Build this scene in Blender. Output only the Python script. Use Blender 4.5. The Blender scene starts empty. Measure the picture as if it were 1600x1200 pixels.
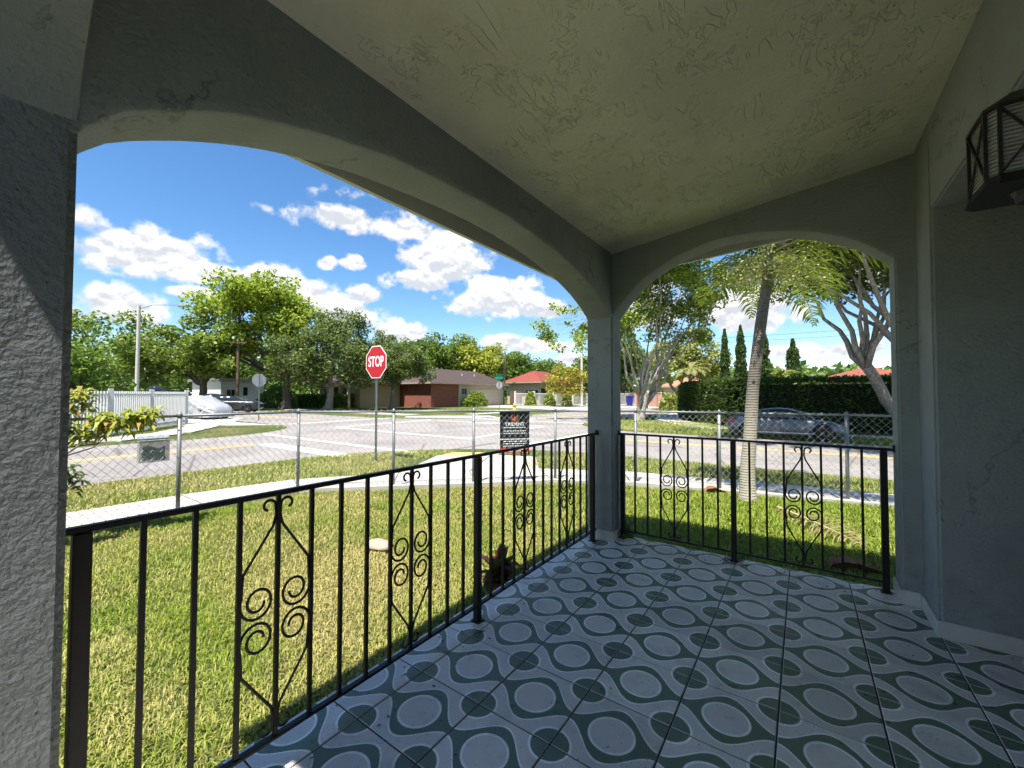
import bpy, bmesh, math, random
import numpy as np
from mathutils import Vector, Matrix

# ------------------------------------------------------------------ camera, sky, sun, exposure
sc = bpy.context.scene
COL = sc.collection
cam_d = bpy.data.cameras.new('camera'); cam = bpy.data.objects.new('camera', cam_d); COL.objects.link(cam)
_yaw, _pit, _rol = math.radians(35.344), math.radians(1.4716), math.radians(0.116)
_fw = Vector((-math.sin(_yaw) * math.cos(_pit), math.cos(_yaw) * math.cos(_pit), math.sin(_pit)))
_rt = Vector((math.cos(_yaw), math.sin(_yaw), 0)); _up = _rt.cross(_fw)
_r2 = math.cos(_rol) * _rt + math.sin(_rol) * _up; _u2 = -math.sin(_rol) * _rt + math.cos(_rol) * _up
cam.matrix_world = Matrix(((_r2.x, _u2.x, -_fw.x, 1.428), (_r2.y, _u2.y, -_fw.y, -0.981), (_r2.z, _u2.z, -_fw.z, 1.259), (0, 0, 0, 1)))
cam_d.sensor_width = 36.0; cam_d.lens = 641.22 / 1600 * 36.0; cam_d.clip_start = 0.02; cam_d.clip_end = 4000
sc.camera = cam

SUN = Vector((0.07, -0.418, 1.0)).normalized()          # towards the sun
sun_d = bpy.data.lights.new('sun', 'SUN'); sun_d.energy = 5.0; sun_d.angle = math.radians(0.55); sun_d.color = (1.0, 0.955, 0.88)
sun = bpy.data.objects.new('sun', sun_d); COL.objects.link(sun); sun.location = (0, -10, 30)
sun.rotation_euler = SUN.to_track_quat('Z', 'Y').to_euler()
sc.view_settings.view_transform = 'Standard'; sc.view_settings.look = 'None'
sc.view_settings.exposure = 1.25; sc.view_settings.gamma = 1.0; sc.view_settings.use_curve_mapping = False
sc.cycles.use_denoising = True; sc.cycles.use_adaptive_sampling = True; sc.cycles.adaptive_threshold = 0.03; sc.cycles.adaptive_min_samples = 16
sc.cycles.max_bounces = 8; sc.cycles.diffuse_bounces = 4; sc.cycles.glossy_bounces = 3
sc.cycles.transparent_max_bounces = 8; sc.cycles.transmission_bounces = 4
sc.cycles.sample_clamp_indirect = 8.0; sc.cycles.caustics_reflective = False; sc.cycles.caustics_refractive = False

world = bpy.data.worlds.new('World'); sc.world = world; world.use_nodes = True
world.cycles.sampling_method = 'MANUAL'; world.cycles.sample_map_resolution = 512
wt = world.node_tree; wt.nodes.clear()
def WN(t, **k):
    n = wt.nodes.new(t)
    for a, b in k.items(): setattr(n, a, b)
    return n
def wmath(op, a, b=None, c=None, clamp=False):
    n = WN('ShaderNodeMath', operation=op, use_clamp=clamp)
    for i, x in enumerate((a, b, c)):
        if x is None: continue
        if isinstance(x, (int, float)): n.inputs[i].default_value = x
        else: wt.links.new(x, n.inputs[i])
    return n.outputs[0]
def wdot(vec, k):
    n = WN('ShaderNodeVectorMath', operation='DOT_PRODUCT'); wt.links.new(vec, n.inputs[0]); n.inputs[1].default_value = k
    return n.outputs['Value']
sky = WN('ShaderNodeTexSky', sky_type='NISHITA', sun_disc=False)
sky.sun_elevation = math.asin(SUN.z); sky.sun_rotation = math.radians(180 - 11.5)
sky.altitude = 0; sky.air_density = 1.0; sky.dust_density = 0.1; sky.ozone_density = 3.5
# cumulus clouds, grown from noise on a band of the sky: (azimuth from +Y towards +X, elevation, half width, half height) in degrees
CLOUDS = [(-78.5, 14.2, 6.8, 3.2), (-73.0, 13.3, 4.0, 1.5), (-79.5, 8.5, 3.6, 2.3), (-82.5, 7.4, 2.2, 1.5), (-72.8, 11.0, 2.8, .7),
          (-57.7, 21.8, 7.4, 2.5), (-50.0, 21.6, 5.0, 2.2), (-43.9, 18.2, 6.1, 4.0), (-47.6, 14.9, 4.6, 1.9), (-37.6, 12.9, 8.6, 3.2),
          (-31.3, 11.9, 4.0, 2.0), (-60.0, 16.3, 1.2, 1.0), (-56.0, 16.6, 1.9, 1.0), (-65.5, 13.4, 3.0, 2.0), (-61.3, 11.2, 3.4, 2.4),
          (-57.1, 10.4, 3.9, 2.0), (-55.4, 12.8, 1.9, 1.3), (-50.4, 8.3, 3.8, 1.8), (-31.8, 6.7, 4.6, 1.2), (-36.8, 7.0, 3.1, 1.2),
          (-27.1, 4.8, 2.0, .9), (-5.9, 9.8, 6.2, 3.0), (2.7, 4.9, 6.5, 1.2), (-18.8, 11.2, 5.5, 4.0), (7, 13, 8, 3.6)]
_r = random.Random(12)
for _k in range(65): CLOUDS.append((18 + _k * 3.65 + _r.uniform(-4, 4), _r.uniform(4, 41), _r.uniform(3.5, 10), _r.uniform(1.5, 4.2)))  # added clouds, mostly out of view, sized to whiten the ambient light
def cloud_image(W=3600, H=450, emax=45.0):
    rg = np.random.default_rng(5)
    az = (np.arange(W) + .5) / W * 360 - 180; el = (np.arange(H) + .5) / H * emax
    AZ, EL = np.meshgrid(az, el)
    def vn(sx, sy, seed):
        """value noise, periodic in azimuth; sx, sy: cells per degree"""
        nx = max(4, int(360 * sx)); ny = int(emax * sy) + 3
        g_ = np.random.default_rng(seed).random((ny, nx)).astype(np.float32)
        x = (AZ + 180) / 360 * nx; y = EL * sy; xi = np.floor(x).astype(int); yi = np.floor(y).astype(int); fx = x - xi; fy = y - yi
        fx = fx * fx * fx * (fx * (fx * 6 - 15) + 10); fy = fy * fy * fy * (fy * (fy * 6 - 15) + 10)
        a_ = g_[yi, xi % nx]; b_ = g_[yi, (xi + 1) % nx]; c_ = g_[yi + 1, xi % nx]; d_ = g_[yi + 1, (xi + 1) % nx]
        return (a_ * (1 - fx) + b_ * fx) * (1 - fy) + (c_ * (1 - fx) + d_ * fx) * fy
    fb = np.zeros_like(AZ); bl = np.zeros_like(AZ); am = 1.0
    for o_ in range(6):
        f_ = .28 * 2.03 ** o_; n_ = vn(f_, f_ * 1.25, 40 + o_); fb += am * (n_ - .5); bl += am * (.5 - np.abs(2 * n_ - 1)); am *= .56
    m = np.full(AZ.shape, -1.0); ys = np.zeros_like(AZ); ws = np.full(AZ.shape, 1e-4)
    for a_, e_, hw, hh in CLOUDS:
        dx = (AZ - a_ + 180) % 360 - 180; x = dx * math.cos(math.radians(e_)) / (hw * 1.08); y = (EL - e_) / (hh * 1.08); y2 = np.where(y < 0, y * 1.5, y)
        q = 1.15 - np.sqrt(x * x + y2 * y2); w = np.maximum(q, 0) ** 2; ys += w * y; ws += w; m = np.maximum(m, q)
    d = m - .165 + .70 * fb + .24 * bl
    alpha = np.clip(d / .42, 0, 1); alpha = alpha * alpha * (3 - 2 * alpha)
    thick = np.clip(d, 0, 1.2)
    sh = .55 + .55 * (ys / ws) + .9 * (np.roll(fb, -6, 0) * -1 + fb) * 2.2 + .5 * fb + .35 * bl - .25 * thick
    sh = np.clip(sh, 0, 1); sh = sh * sh * (3 - 2 * sh)
    sh = np.maximum(sh, np.clip(1 - thick * 2.6, 0, 1) * .9)
    px = np.zeros((H, W, 4), np.float32); px[..., 0] = alpha; px[..., 1] = sh; px[..., 3] = 1
    im = bpy.data.images.new('clouds', W, H, alpha=True, float_buffer=True); im.colorspace_settings.name = 'Non-Color'
    im.pixels.foreach_set(px.ravel()); im.pack(); return im
tc = WN('ShaderNodeTexCoord'); dvec = tc.outputs['Generated']
sep = WN('ShaderNodeSeparateXYZ'); wt.links.new(dvec, sep.inputs[0])
wu = wmath('ADD', wmath('DIVIDE', wmath('ARCTAN2', sep.outputs[0], sep.outputs[1]), 2 * math.pi), .5)
wv_ = wmath('DIVIDE', wmath('ARCSINE', sep.outputs[2]), math.radians(45))
cmb = WN('ShaderNodeCombineXYZ'); wt.links.new(wu, cmb.inputs[0]); wt.links.new(wv_, cmb.inputs[1])
ti = WN('ShaderNodeTexImage', extension='EXTEND'); ti.image = cloud_image(); wt.links.new(cmb.outputs[0], ti.inputs[0])
csep = WN('ShaderNodeSeparateColor'); wt.links.new(ti.outputs['Color'], csep.inputs[0])
inr = wmath('MULTIPLY', wmath('GREATER_THAN', wv_, .004), wmath('LESS_THAN', wv_, .995))
ccol = WN('ShaderNodeMixRGB'); wt.links.new(csep.outputs[1], ccol.inputs[0])
ccol.inputs[1].default_value = (3.5, 3.7, 4.05, 1); ccol.inputs[2].default_value = (5.5, 5.5, 5.5, 1)
mixc = WN('ShaderNodeMixRGB'); wt.links.new(wmath('MULTIPLY', csep.outputs[0], inr), mixc.inputs[0])
hs = WN('ShaderNodeHueSaturation'); hs.inputs['Saturation'].default_value = 1.2; hs.inputs['Value'].default_value = 1.0
wt.links.new(sky.outputs[0], hs.inputs['Color'])
wt.links.new(hs.outputs[0], mixc.inputs[1]); wt.links.new(ccol.outputs[0], mixc.inputs[2])
bg = WN('ShaderNodeBackground'); bg.inputs['Strength'].default_value = 0.088
wt.links.new(mixc.outputs[0], bg.inputs['Color'])
wo = WN('ShaderNodeOutputWorld'); wt.links.new(bg.outputs[0], wo.inputs['Surface'])

# ------------------------------------------------------------------ helpers
rng = np.random.default_rng(7)
random.seed(7)
class MB:
    def __init__(s): s.v = []; s.f = []
    def add(s, vs, fs):
        o = len(s.v); s.v += [tuple(p) for p in vs]; s.f += [tuple(i + o for i in q) for q in fs]; return s
    def box(s, x0, x1, y0, y1, z0, z1):
        return s.add([(x0, y0, z0), (x1, y0, z0), (x1, y1, z0), (x0, y1, z0), (x0, y0, z1), (x1, y0, z1), (x1, y1, z1), (x0, y1, z1)],
                     [(3, 2, 1, 0), (4, 5, 6, 7), (0, 1, 5, 4), (1, 2, 6, 5), (2, 3, 7, 6), (3, 0, 4, 7)])
    def obox(s, p, q, w, h, up=(0, 0, 1)):
        """square bar from p to q: w across, h along up"""
        p, q, up = Vector(p), Vector(q), Vector(up); t = (q - p).normalized(); a = t.cross(up)
        if a.length < 1e-4: a = t.cross(Vector((1, 0, 0)))
        a.normalize(); b = a.cross(t); a *= w / 2; b *= h / 2
        return s.add([p - a - b, p + a - b, p + a + b, p - a + b, q - a - b, q + a - b, q + a + b, q - a + b],
                     [(0, 1, 2, 3), (7, 6, 5, 4), (1, 0, 4, 5), (2, 1, 5, 6), (3, 2, 6, 7), (0, 3, 7, 4)])
    def tube(s, pts, rad, n=8, cap=True, flat=1.0):
        pts = [Vector(p) for p in pts]; m = len(pts)
        if not hasattr(rad, '__len__'): rad = [rad] * m
        vs = []; ref = None
        for i, p in enumerate(pts):
            t = (pts[min(i + 1, m - 1)] - pts[max(i - 1, 0)]).normalized()
            if ref is None:
                ref = t.cross(Vector((0, 0, 1)))
                if ref.length < 1e-3: ref = t.cross(Vector((0, 1, 0)))
            a = ref - t * ref.dot(t)
            if a.length < 1e-5: a = t.orthogonal()
            a.normalize(); ref = a; b = t.cross(a)
            for k in range(n):
                an = 2 * math.pi * (k + .5) / n
                vs.append(p + a * math.cos(an) * rad[i] + b * math.sin(an) * rad[i] * flat)
        fs = [(i * n + k, i * n + (k + 1) % n, (i + 1) * n + (k + 1) % n, (i + 1) * n + k) for i in range(m - 1) for k in range(n)]
        if cap: fs += [tuple(range(n))[::-1], tuple((m - 1) * n + k for k in range(n))]
        return s.add(vs, fs)
    def lathe(s, prof, n=16, c=(0, 0, 0), axis='z'):
        vs = []
        for r, h in prof:
            for k in range(n):
                a = 2 * math.pi * k / n; x, y = r * math.cos(a), r * math.sin(a)
                vs.append({'z': (c[0] + x, c[1] + y, c[2] + h), 'y': (c[0] + x, c[1] + h, c[2] + y), 'x': (c[0] + h, c[1] + x, c[2] + y)}[axis])
        m = len(prof)
        fs = [(i * n + k, i * n + (k + 1) % n, (i + 1) * n + (k + 1) % n, (i + 1) * n + k) for i in range(m - 1) for k in range(n)]
        fs += [tuple(range(n))[::-1], tuple((m - 1) * n + k for k in range(n))]
        return s.add(vs, fs)
    def prism(s, poly, z0, z1):
        n = len(poly)
        return s.add([(x, y, z0) for x, y in poly] + [(x, y, z1) for x, y in poly],
                     [tuple(range(n))[::-1], tuple(range(n, 2 * n))] + [(i, (i + 1) % n, n + (i + 1) % n, n + i) for i in range(n)])
    def build(s, name, mat, parent=None, smooth=False, bevel=0):
        me = bpy.data.meshes.new(name); me.from_pydata([tuple(p) for p in s.v], [], s.f); me.update()
        if bevel or True:
            bm = bmesh.new(); bm.from_mesh(me)
            if bevel: bmesh.ops.bevel(bm, geom=list(bm.edges), offset=bevel, segments=2, affect='EDGES', clamp_overlap=True)
            bmesh.ops.recalc_face_normals(bm, faces=list(bm.faces)); bm.to_mesh(me); bm.free()
        return link(name, me, mat, parent, smooth)
def link(name, me, mat, parent=None, smooth=False):
    if mat is not None and not me.materials: me.materials.append(mat)
    if smooth: me.polygons.foreach_set('use_smooth', [True] * len(me.polygons))
    o = bpy.data.objects.new(name, me); COL.objects.link(o)
    if parent is not None: o.parent = parent
    return o
def tag(o, label=None, cat=None, group=None, kind=None):
    if label: o['label'] = label
    if cat: o['category'] = cat
    if group: o['group'] = group
    if kind: o['kind'] = kind
    return o
def thing(name, label, cat, loc=(0, 0, 0), rz=0, group=None):
    o = bpy.data.objects.new(name, None); COL.objects.link(o); o.location = loc; o.rotation_euler = (0, 0, rz); o.empty_display_size = .1
    return tag(o, label, cat, group)
def mesh_np(name, V, F, mat, parent=None, col=None, smooth=False):
    """V (n,3), F (m,k) uniform polygons, col (n,3) point colours"""
    me = bpy.data.meshes.new(name); n, (m, k) = len(V), F.shape
    me.vertices.add(n); me.vertices.foreach_set('co', np.ascontiguousarray(V, dtype=np.float32).ravel())
    me.loops.add(m * k); me.loops.foreach_set('vertex_index', np.ascontiguousarray(F, dtype=np.int32).ravel())
    me.polygons.add(m); me.polygons.foreach_set('loop_start', np.arange(0, m * k, k, dtype=np.int32))
    me.update(calc_edges=True)
    if col is not None:
        at = me.attributes.new('col', 'FLOAT_COLOR', 'POINT')
        at.data.foreach_set('color', np.c_[col, np.ones(n)].astype(np.float32).ravel())
    return link(name, me, mat, parent, smooth)

# ------------------------------------------------------------------ materials
def newmat(name):
    m = bpy.data.materials.new(name); m.use_nodes = True
    return m, m.node_tree, m.node_tree.nodes['Principled BSDF']
def nn(t, typ, ins=None, **k):
    n = t.nodes.new(typ)
    for a, b in k.items(): setattr(n, a, b)
    for a, b in (ins or {}).items():
        if isinstance(b, bpy.types.NodeSocket): t.links.new(b, n.inputs[a])
        else: n.inputs[a].default_value = b
    return n
def mth(t, op, a, b=0.0, c=None, clamp=False):
    n = t.nodes.new('ShaderNodeMath'); n.operation = op; n.use_clamp = clamp
    for i, x in enumerate((a, b, c)):
        if x is None: continue
        if isinstance(x, bpy.types.NodeSocket): t.links.new(x, n.inputs[i])
        else: n.inputs[i].default_value = x
    return n.outputs[0]
def mix(t, f, a, b):
    n = t.nodes.new('ShaderNodeMixRGB')
    for i, x in enumerate((f, a, b)):
        if isinstance(x, bpy.types.NodeSocket): t.links.new(x, n.inputs[i])
        elif i == 0: n.inputs[0].default_value = x
        else: n.inputs[i].default_value = (*x, 1)
    return n.outputs[0]
def pos(t): return t.nodes.new('ShaderNodeNewGeometry').outputs['Position']
def objco(t): return t.nodes.new('ShaderNodeTexCoord').outputs['Object']
def noise(t, vec, scale, detail=4, rough=.55, sy=None):
    if sy: vec = nn(t, 'ShaderNodeMapping', {'Vector': vec, 'Scale': sy}).outputs[0]
    return nn(t, 'ShaderNodeTexNoise', {'Vector': vec, 'Scale': scale, 'Detail': detail, 'Roughness': rough}).outputs['Fac']
def ramp(t, f, a, b):
    return nn(t, 'ShaderNodeMapRange', {0: f, 1: a, 2: b}, interpolation_type='SMOOTHSTEP').outputs[0]
def bump(t, p, h, dist, strength=1.0, normal=None):
    d = {'Height': h, 'Distance': dist, 'Strength': strength}
    if normal: d['Normal'] = normal
    b = nn(t, 'ShaderNodeBump', d); t.links.new(b.outputs[0], p.inputs['Normal']); return b.outputs[0]
_simple = {}
def simple(name, c, rough=.6, metal=0, var=.12, scale=6, bmp=0, spec=.4, space='pos'):
    if name in _simple: return _simple[name]
    m, t, p = newmat(name); P = pos(t) if space == 'pos' else objco(t)
    n = noise(t, P, scale, 5)
    t.links.new(mix(t, n, [x * (1 - var) for x in c], [min(1, x * (1 + var)) for x in c]), p.inputs['Base Color'])
    p.inputs['Roughness'].default_value = rough; p.inputs['Metallic'].default_value = metal; p.inputs['Specular IOR Level'].default_value = spec
    if bmp: bump(t, p, noise(t, P, scale * 6, 4), bmp)
    _simple[name] = m; return m

def stucco(name, c, fine=55, dist=.006, blotch=.10, trowel=False, lumps=.0):
    m, t, p = newmat(name); P = pos(t)
    b = noise(t, P, 1.6, 6, .65); s = noise(t, P, 7, 5)
    colr = mix(t, ramp(t, b, .3, .7), [x * (1 - blotch) for x in c], [min(1, x * (1 + blotch)) for x in c])
    d = noise(t, P, 22, 3, sy=(1, 1, .25)); dirt = mth(t, 'MULTIPLY', ramp(t, d, .62, .78), ramp(t, s, .5, .7))
    colr = mix(t, mth(t, 'MULTIPLY', dirt, .35), colr, [x * .55 for x in c])
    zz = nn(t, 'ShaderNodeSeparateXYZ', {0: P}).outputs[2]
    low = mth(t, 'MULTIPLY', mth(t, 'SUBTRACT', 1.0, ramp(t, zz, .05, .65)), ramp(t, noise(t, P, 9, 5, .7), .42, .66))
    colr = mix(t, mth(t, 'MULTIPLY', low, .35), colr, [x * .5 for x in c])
    ptc = ramp(t, noise(t, P, .9, 3, .5), .50, .53); colr = mix(t, mth(t, 'MULTIPLY', ptc, .16), colr, [min(1, x * 1.35) for x in c])
    cw = nn(t, 'ShaderNodeTexNoise', {'Vector': P, 'Scale': 1.1, 'Detail': 7.0, 'Roughness': .62, 'Distortion': .4}).outputs['Fac']
    crk = mth(t, 'MULTIPLY', mth(t, 'SUBTRACT', 1.0, mth(t, 'MULTIPLY', mth(t, 'ABSOLUTE', mth(t, 'SUBTRACT', cw, .5)), 150.0), clamp=True), ramp(t, noise(t, P, 1.7, 2), .52, .6))
    colr = mix(t, mth(t, 'MULTIPLY', crk, .55), colr, [x * .3 for x in c])
    fk = ramp(t, noise(t, P, 48, 1), .76, .79); colr = mix(t, mth(t, 'MULTIPLY', fk, .6), colr, [x * .25 for x in c])
    t.links.new(colr, p.inputs['Base Color']); p.inputs['Roughness'].default_value = .85; p.inputs['Specular IOR Level'].default_value = .2
    h = mth(t, 'ADD', noise(t, P, fine, 4, .6), mth(t, 'MULTIPLY', noise(t, P, 9, 3), 1.0 + lumps))
    if trowel:
        w = nn(t, 'ShaderNodeTexNoise', {'Vector': nn(t, 'ShaderNodeMapping', {'Vector': P, 'Scale': (1.0, .3, 1)}).outputs[0], 'Scale': 17.0, 'Detail': 3.0, 'Roughness': .5, 'Distortion': .7}).outputs['Fac']
        rid = mth(t, 'SUBTRACT', 1.0, mth(t, 'MULTIPLY', mth(t, 'ABSOLUTE', mth(t, 'SUBTRACT', w, .5)), 40.0), clamp=True)
        w2 = nn(t, 'ShaderNodeTexNoise', {'Vector': P, 'Scale': 19.0, 'Detail': 2.0, 'Distortion': 1.1}).outputs['Fac']
        rid2 = mth(t, 'SUBTRACT', 1.0, mth(t, 'MULTIPLY', mth(t, 'ABSOLUTE', mth(t, 'SUBTRACT', w2, .52)), 50.0), clamp=True)
        msk = ramp(t, noise(t, P, 4.2, 3), .5, .62); msk2 = ramp(t, noise(t, P, 5.1, 3, sy=(1.3, 1, 1)), .52, .62)
        rr = mth(t, 'ADD', mth(t, 'MULTIPLY', rid, msk), mth(t, 'MULTIPLY', rid2, msk2))
        h = mth(t, 'ADD', mth(t, 'MULTIPLY', h, .8), mth(t, 'MULTIPLY', rr, .85))
    bump(t, p, h, dist)
    return m
M_WALL = stucco('stucco_blue_grey', (.24, .262, .26))
M_WALLR = stucco('stucco_rough', (.205, .22, .225), fine=72, dist=.013, lumps=.3)
M_CEIL = stucco('stucco_ceiling', (.54, .525, .44), fine=46, dist=.0042, trowel=True)
M_TRIM = simple('soffit_paint', (.13, .115, .095), .8)
M_FASCIA = simple('fascia_paint', (.62, .6, .55), .6)
M_IRON = simple('black_iron', (.0085, .0075, .007), .5, 0, .3, 40, .0008, .3)
M_GALV = simple('galvanised_steel', (.20, .215, .21), .55, .45, .12, 30)
M_WIRE = simple('fence_wire', (.36, .37, .365), .55, .2, .1, 30)
M_WHITE = simple('white_paint', (.60, .60, .58), .5, 0, .06, 3)
M_ROAD = None

def mat_tile():
    m, t, p = newmat('porch_tile'); P = pos(t); T = .333
    sx = nn(t, 'ShaderNodeSeparateXYZ', {0: P})
    u = mth(t, 'SUBTRACT', mth(t, 'FRACT', mth(t, 'ADD', mth(t, 'DIVIDE', sx.outputs[0], T), 100.5)), .5)   # 0 on a joint, +-.5 mid-tile
    v = mth(t, 'SUBTRACT', mth(t, 'FRACT', mth(t, 'ADD', mth(t, 'DIVIDE', sx.outputs[1], T), 100.5)), .5)
    au, av = mth(t, 'ABSOLUTE', u), mth(t, 'ABSOLUTE', v)
    rc = mth(t, 'SQRT', mth(t, 'ADD', mth(t, 'MULTIPLY', u, u), mth(t, 'MULTIPLY', v, v)))
    cu, cv = mth(t, 'SUBTRACT', .5, au), mth(t, 'SUBTRACT', .5, av)
    rb = mth(t, 'SQRT', mth(t, 'ADD', mth(t, 'MULTIPLY', cu, cu), mth(t, 'MULTIPLY', cv, cv)))
    edge = mth(t, 'ADD', .268, mth(t, 'MULTIPLY', mth(t, 'COSINE', mth(t, 'MULTIPLY', u, 2 * math.pi)), .172))
    e = .004
    sub = mth(t, 'SUBTRACT', av, edge)                              # >0 : dark field
    def band(x, c, w): return mth(t, 'SUBTRACT', 1.0, nn(t, 'ShaderNodeMapRange', {0: mth(t, 'ABSOLUTE', mth(t, 'SUBTRACT', x, c)), 1: w, 2: w + e * 2}).outputs[0])
    def step(x, c): return nn(t, 'ShaderNodeMapRange', {0: x, 1: c - e, 2: c + e}).outputs[0]
    n1 = noise(t, P, 420, 3); n2 = noise(t, P, 14, 5)
    tone = nn(t, 'ShaderNodeMapRange', {0: nn(t, 'ShaderNodeObjectInfo').outputs['Random'], 3: .86, 4: 1.12}).outputs[0]
    light = mix(t, n1, (.49, .437, .40), (.78, .705, .645)); dark = mix(t, n1, (.068, .10, .064), (.15, .195, .128)); white = (.90, .86, .79)
    c = mix(t, step(sub, 0), light, dark)
    c = mix(t, mth(t, 'SUBTRACT', 1.0, step(rb, .24)), c, light)
    c = mix(t, mth(t, 'SUBTRACT', 1.0, step(rc, .215)), c, dark)
    ln = mth(t, 'MAXIMUM', mth(t, 'MAXIMUM', band(sub, 0, .008), band(rb, .246, .010)), band(rc, .225, .010))
    ln = mth(t, 'MULTIPLY', ln, nn(t, 'ShaderNodeMapRange', {0: n2, 1: .2, 2: .55, 3: .6, 4: 1.0}).outputs[0])
    c = mix(t, ln, c, white)
    mn = mth(t, 'MINIMUM', au, av)
    c = mix(t, mth(t, 'MULTIPLY', mth(t, 'SUBTRACT', 1.0, step(mn, .015)), .7), c, (.62, .57, .53))
    c = nn(t, 'ShaderNodeVectorMath', {0: c, 3: tone}, operation='SCALE').outputs[0]
    grime = ramp(t, noise(t, P, 5, 6, .7), .46, .74); spk = ramp(t, noise(t, P, 60, 2), .68, .73); wr_ = mth(t, 'MULTIPLY', ramp(t, noise(t, P, 30, 5, .7, sy=(1, .3, 1)), .56, .68), ramp(t, noise(t, P, 2.2, 3), .45, .6)); c = mix(t, mth(t, 'MULTIPLY', wr_, .22), c, (.34, .31, .28))
    c = mix(t, mth(t, 'MULTIPLY', grime, .30), c, (.14, .12, .10)); c = mix(t, mth(t, 'MULTIPLY', spk, .55), c, (.06, .05, .045))
    t.links.new(c, p.inputs['Base Color'])
    t.links.new(nn(t, 'ShaderNodeMapRange', {0: n2, 1: .3, 2: .7, 3: .24, 4: .46}).outputs[0], p.inputs['Roughness'])
    p.inputs['Specular IOR Level'].default_value = .45
    bump(t, p, mth(t, 'ADD', n1, mth(t, 'MULTIPLY', ln, .5)), .0004)
    return m
M_TILE = mat_tile()
M_GROUT = simple('dark_grout', (.035, .032, .03), .9)

def mat_leaf(name, trans=.35, rough=.5):
    m, t, p = newmat(name)
    a = nn(t, 'ShaderNodeAttribute', attribute_name='col').outputs['Color']
    t.links.new(a, p.inputs['Base Color']); p.inputs['Roughness'].default_value = rough; p.inputs['Specular IOR Level'].default_value = .3
    tr = nn(t, 'ShaderNodeBsdfTranslucent', {'Color': mix(t, .5, a, (.20, .30, .02))})
    mx = nn(t, 'ShaderNodeMixShader', {0: trans, 1: p.outputs[0], 2: tr.outputs[0]})
    t.links.new(mx.outputs[0], t.nodes['Material Output'].inputs['Surface'])
    return m
M_LEAF = mat_leaf('foliage', .42); M_GRASS = mat_leaf('grass_blades', .32, .65)
def bark(name, c, scale=18):
    m, t, p = newmat(name); P = pos(t)
    n = noise(t, P, scale, 6, .65, sy=(1, 1, .22)); b = noise(t, P, 3, 4)
    k = mix(t, ramp(t, n, .35, .65), [x * .5 for x in c], [x * 1.25 for x in c])
    t.links.new(mix(t, mth(t, 'MULTIPLY', ramp(t, b, .45, .65), .4), k, [x * .7 for x in c]), p.inputs['Base Color'])
    p.inputs['Roughness'].default_value = .9; bump(t, p, n, .02)
    return m
M_BARK = bark('bark_brown', (.10, .085, .065)); M_BARKG = bark('bark_grey', (.42, .38, .33)); M_BARKM = bark('bark_midgrey', (.27, .25, .22)); M_BARKD = bark('bark_greybrown', (.22, .19, .16))

# ------------------------------------------------------------------ ground, roads, pavements
GZ = -0.30
def nse(x, y, s, seed=0):
    """smooth value noise on arrays"""
    x = np.asarray(x) * s + 31.7 * seed; y = np.asarray(y) * s - 17.3 * seed
    xi, yi = np.floor(x).astype(int), np.floor(y).astype(int); fx, fy = x - xi, y - yi
    def h(a, b): v = np.sin(a * 127.1 + b * 311.7 + seed * 74.7) * 43758.5453; return v - np.floor(v)
    fx, fy = fx * fx * (3 - 2 * fx), fy * fy * (3 - 2 * fy)
    return (h(xi, yi) * (1 - fx) + h(xi + 1, yi) * fx) * (1 - fy) + (h(xi, yi + 1) * (1 - fx) + h(xi + 1, yi + 1) * fx) * fy
def mat_ground():
    m, t, p = newmat('lawn_ground'); P = pos(t)
    a = noise(t, P, .55, 5, .6); b = noise(t, P, 9, 6, .7); c3 = noise(t, P, 60, 3)
    g = mix(t, b, (.055, .085, .016), (.13, .175, .04)); d = mix(t, b, (.19, .15, .07), (.30, .25, .13))
    c = mix(t, mth(t, 'MULTIPLY', ramp(t, a, .45, .68), .75), g, d)
    c = mix(t, ramp(t, c3, .35, .6), mix(t, .45, c, (.03, .03, .012)), c)
    t.links.new(c, p.inputs['Base Color']); p.inputs['Roughness'].default_value = .95; p.inputs['Specular IOR Level'].default_value = .1
    bump(t, p, mth(t, 'ADD', b, c3), .04)
    return m
M_GROUND = mat_ground()
g = MB().add([(-900, -900, GZ), (900, -900, GZ), (900, 900, GZ), (-900, 900, GZ)], [(0, 1, 2, 3)]).build('ground', M_GROUND); tag(g, kind='structure')

def mat_asphalt():
    m, t, p = newmat('asphalt'); P = pos(t)
    f = noise(t, P, 160, 3, .7); b = noise(t, P, .45, 5, .6); s = noise(t, P, 2.2, 6, .65, sy=(1, .15, 1))
    c = mix(t, f, (.18, .165, .155), (.33, .305, .288))
    c = mix(t, mth(t, 'MULTIPLY', ramp(t, b, .42, .62), .5), c, (.16, .145, .138))
    c = mix(t, mth(t, 'MULTIPLY', ramp(t, s, .58, .72), .3), c, (.14, .13, .125))
    w = nn(t, 'ShaderNodeTexVoronoi', {'Vector': nn(t, 'ShaderNodeMapping', {'Vector': P, 'Scale': (.35, .35, .35)}).outputs[0], 'Scale': 1.0}, feature='DISTANCE_TO_EDGE').outputs['Distance']
    cr = mth(t, 'SUBTRACT', 1.0, ramp(t, w, .0, .012)); t.links.new(mix(t, mth(t, 'MULTIPLY', cr, .7), c, (.07, .065, .06)), p.inputs['Base Color'])
    p.inputs['Roughness'].default_value = .92; p.inputs['Specular IOR Level'].default_value = .25; bump(t, p, f, .006)
    return m
M_ROAD = mat_asphalt()
XA0, XA1, YB0, YB1 = -15.6, -8.6, 9.2, 16.0
rd = MB(); RZ = GZ + .004
rd.add([(-300, YB0, RZ), (300, YB0, RZ), (300, YB1, RZ), (-300, YB1, RZ)], [(0, 1, 2, 3)])
rd.add([(XA0, -300, RZ), (XA1, -300, RZ), (XA1, YB0, RZ), (XA0, YB0, RZ)], [(0, 1, 2, 3)])
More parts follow.
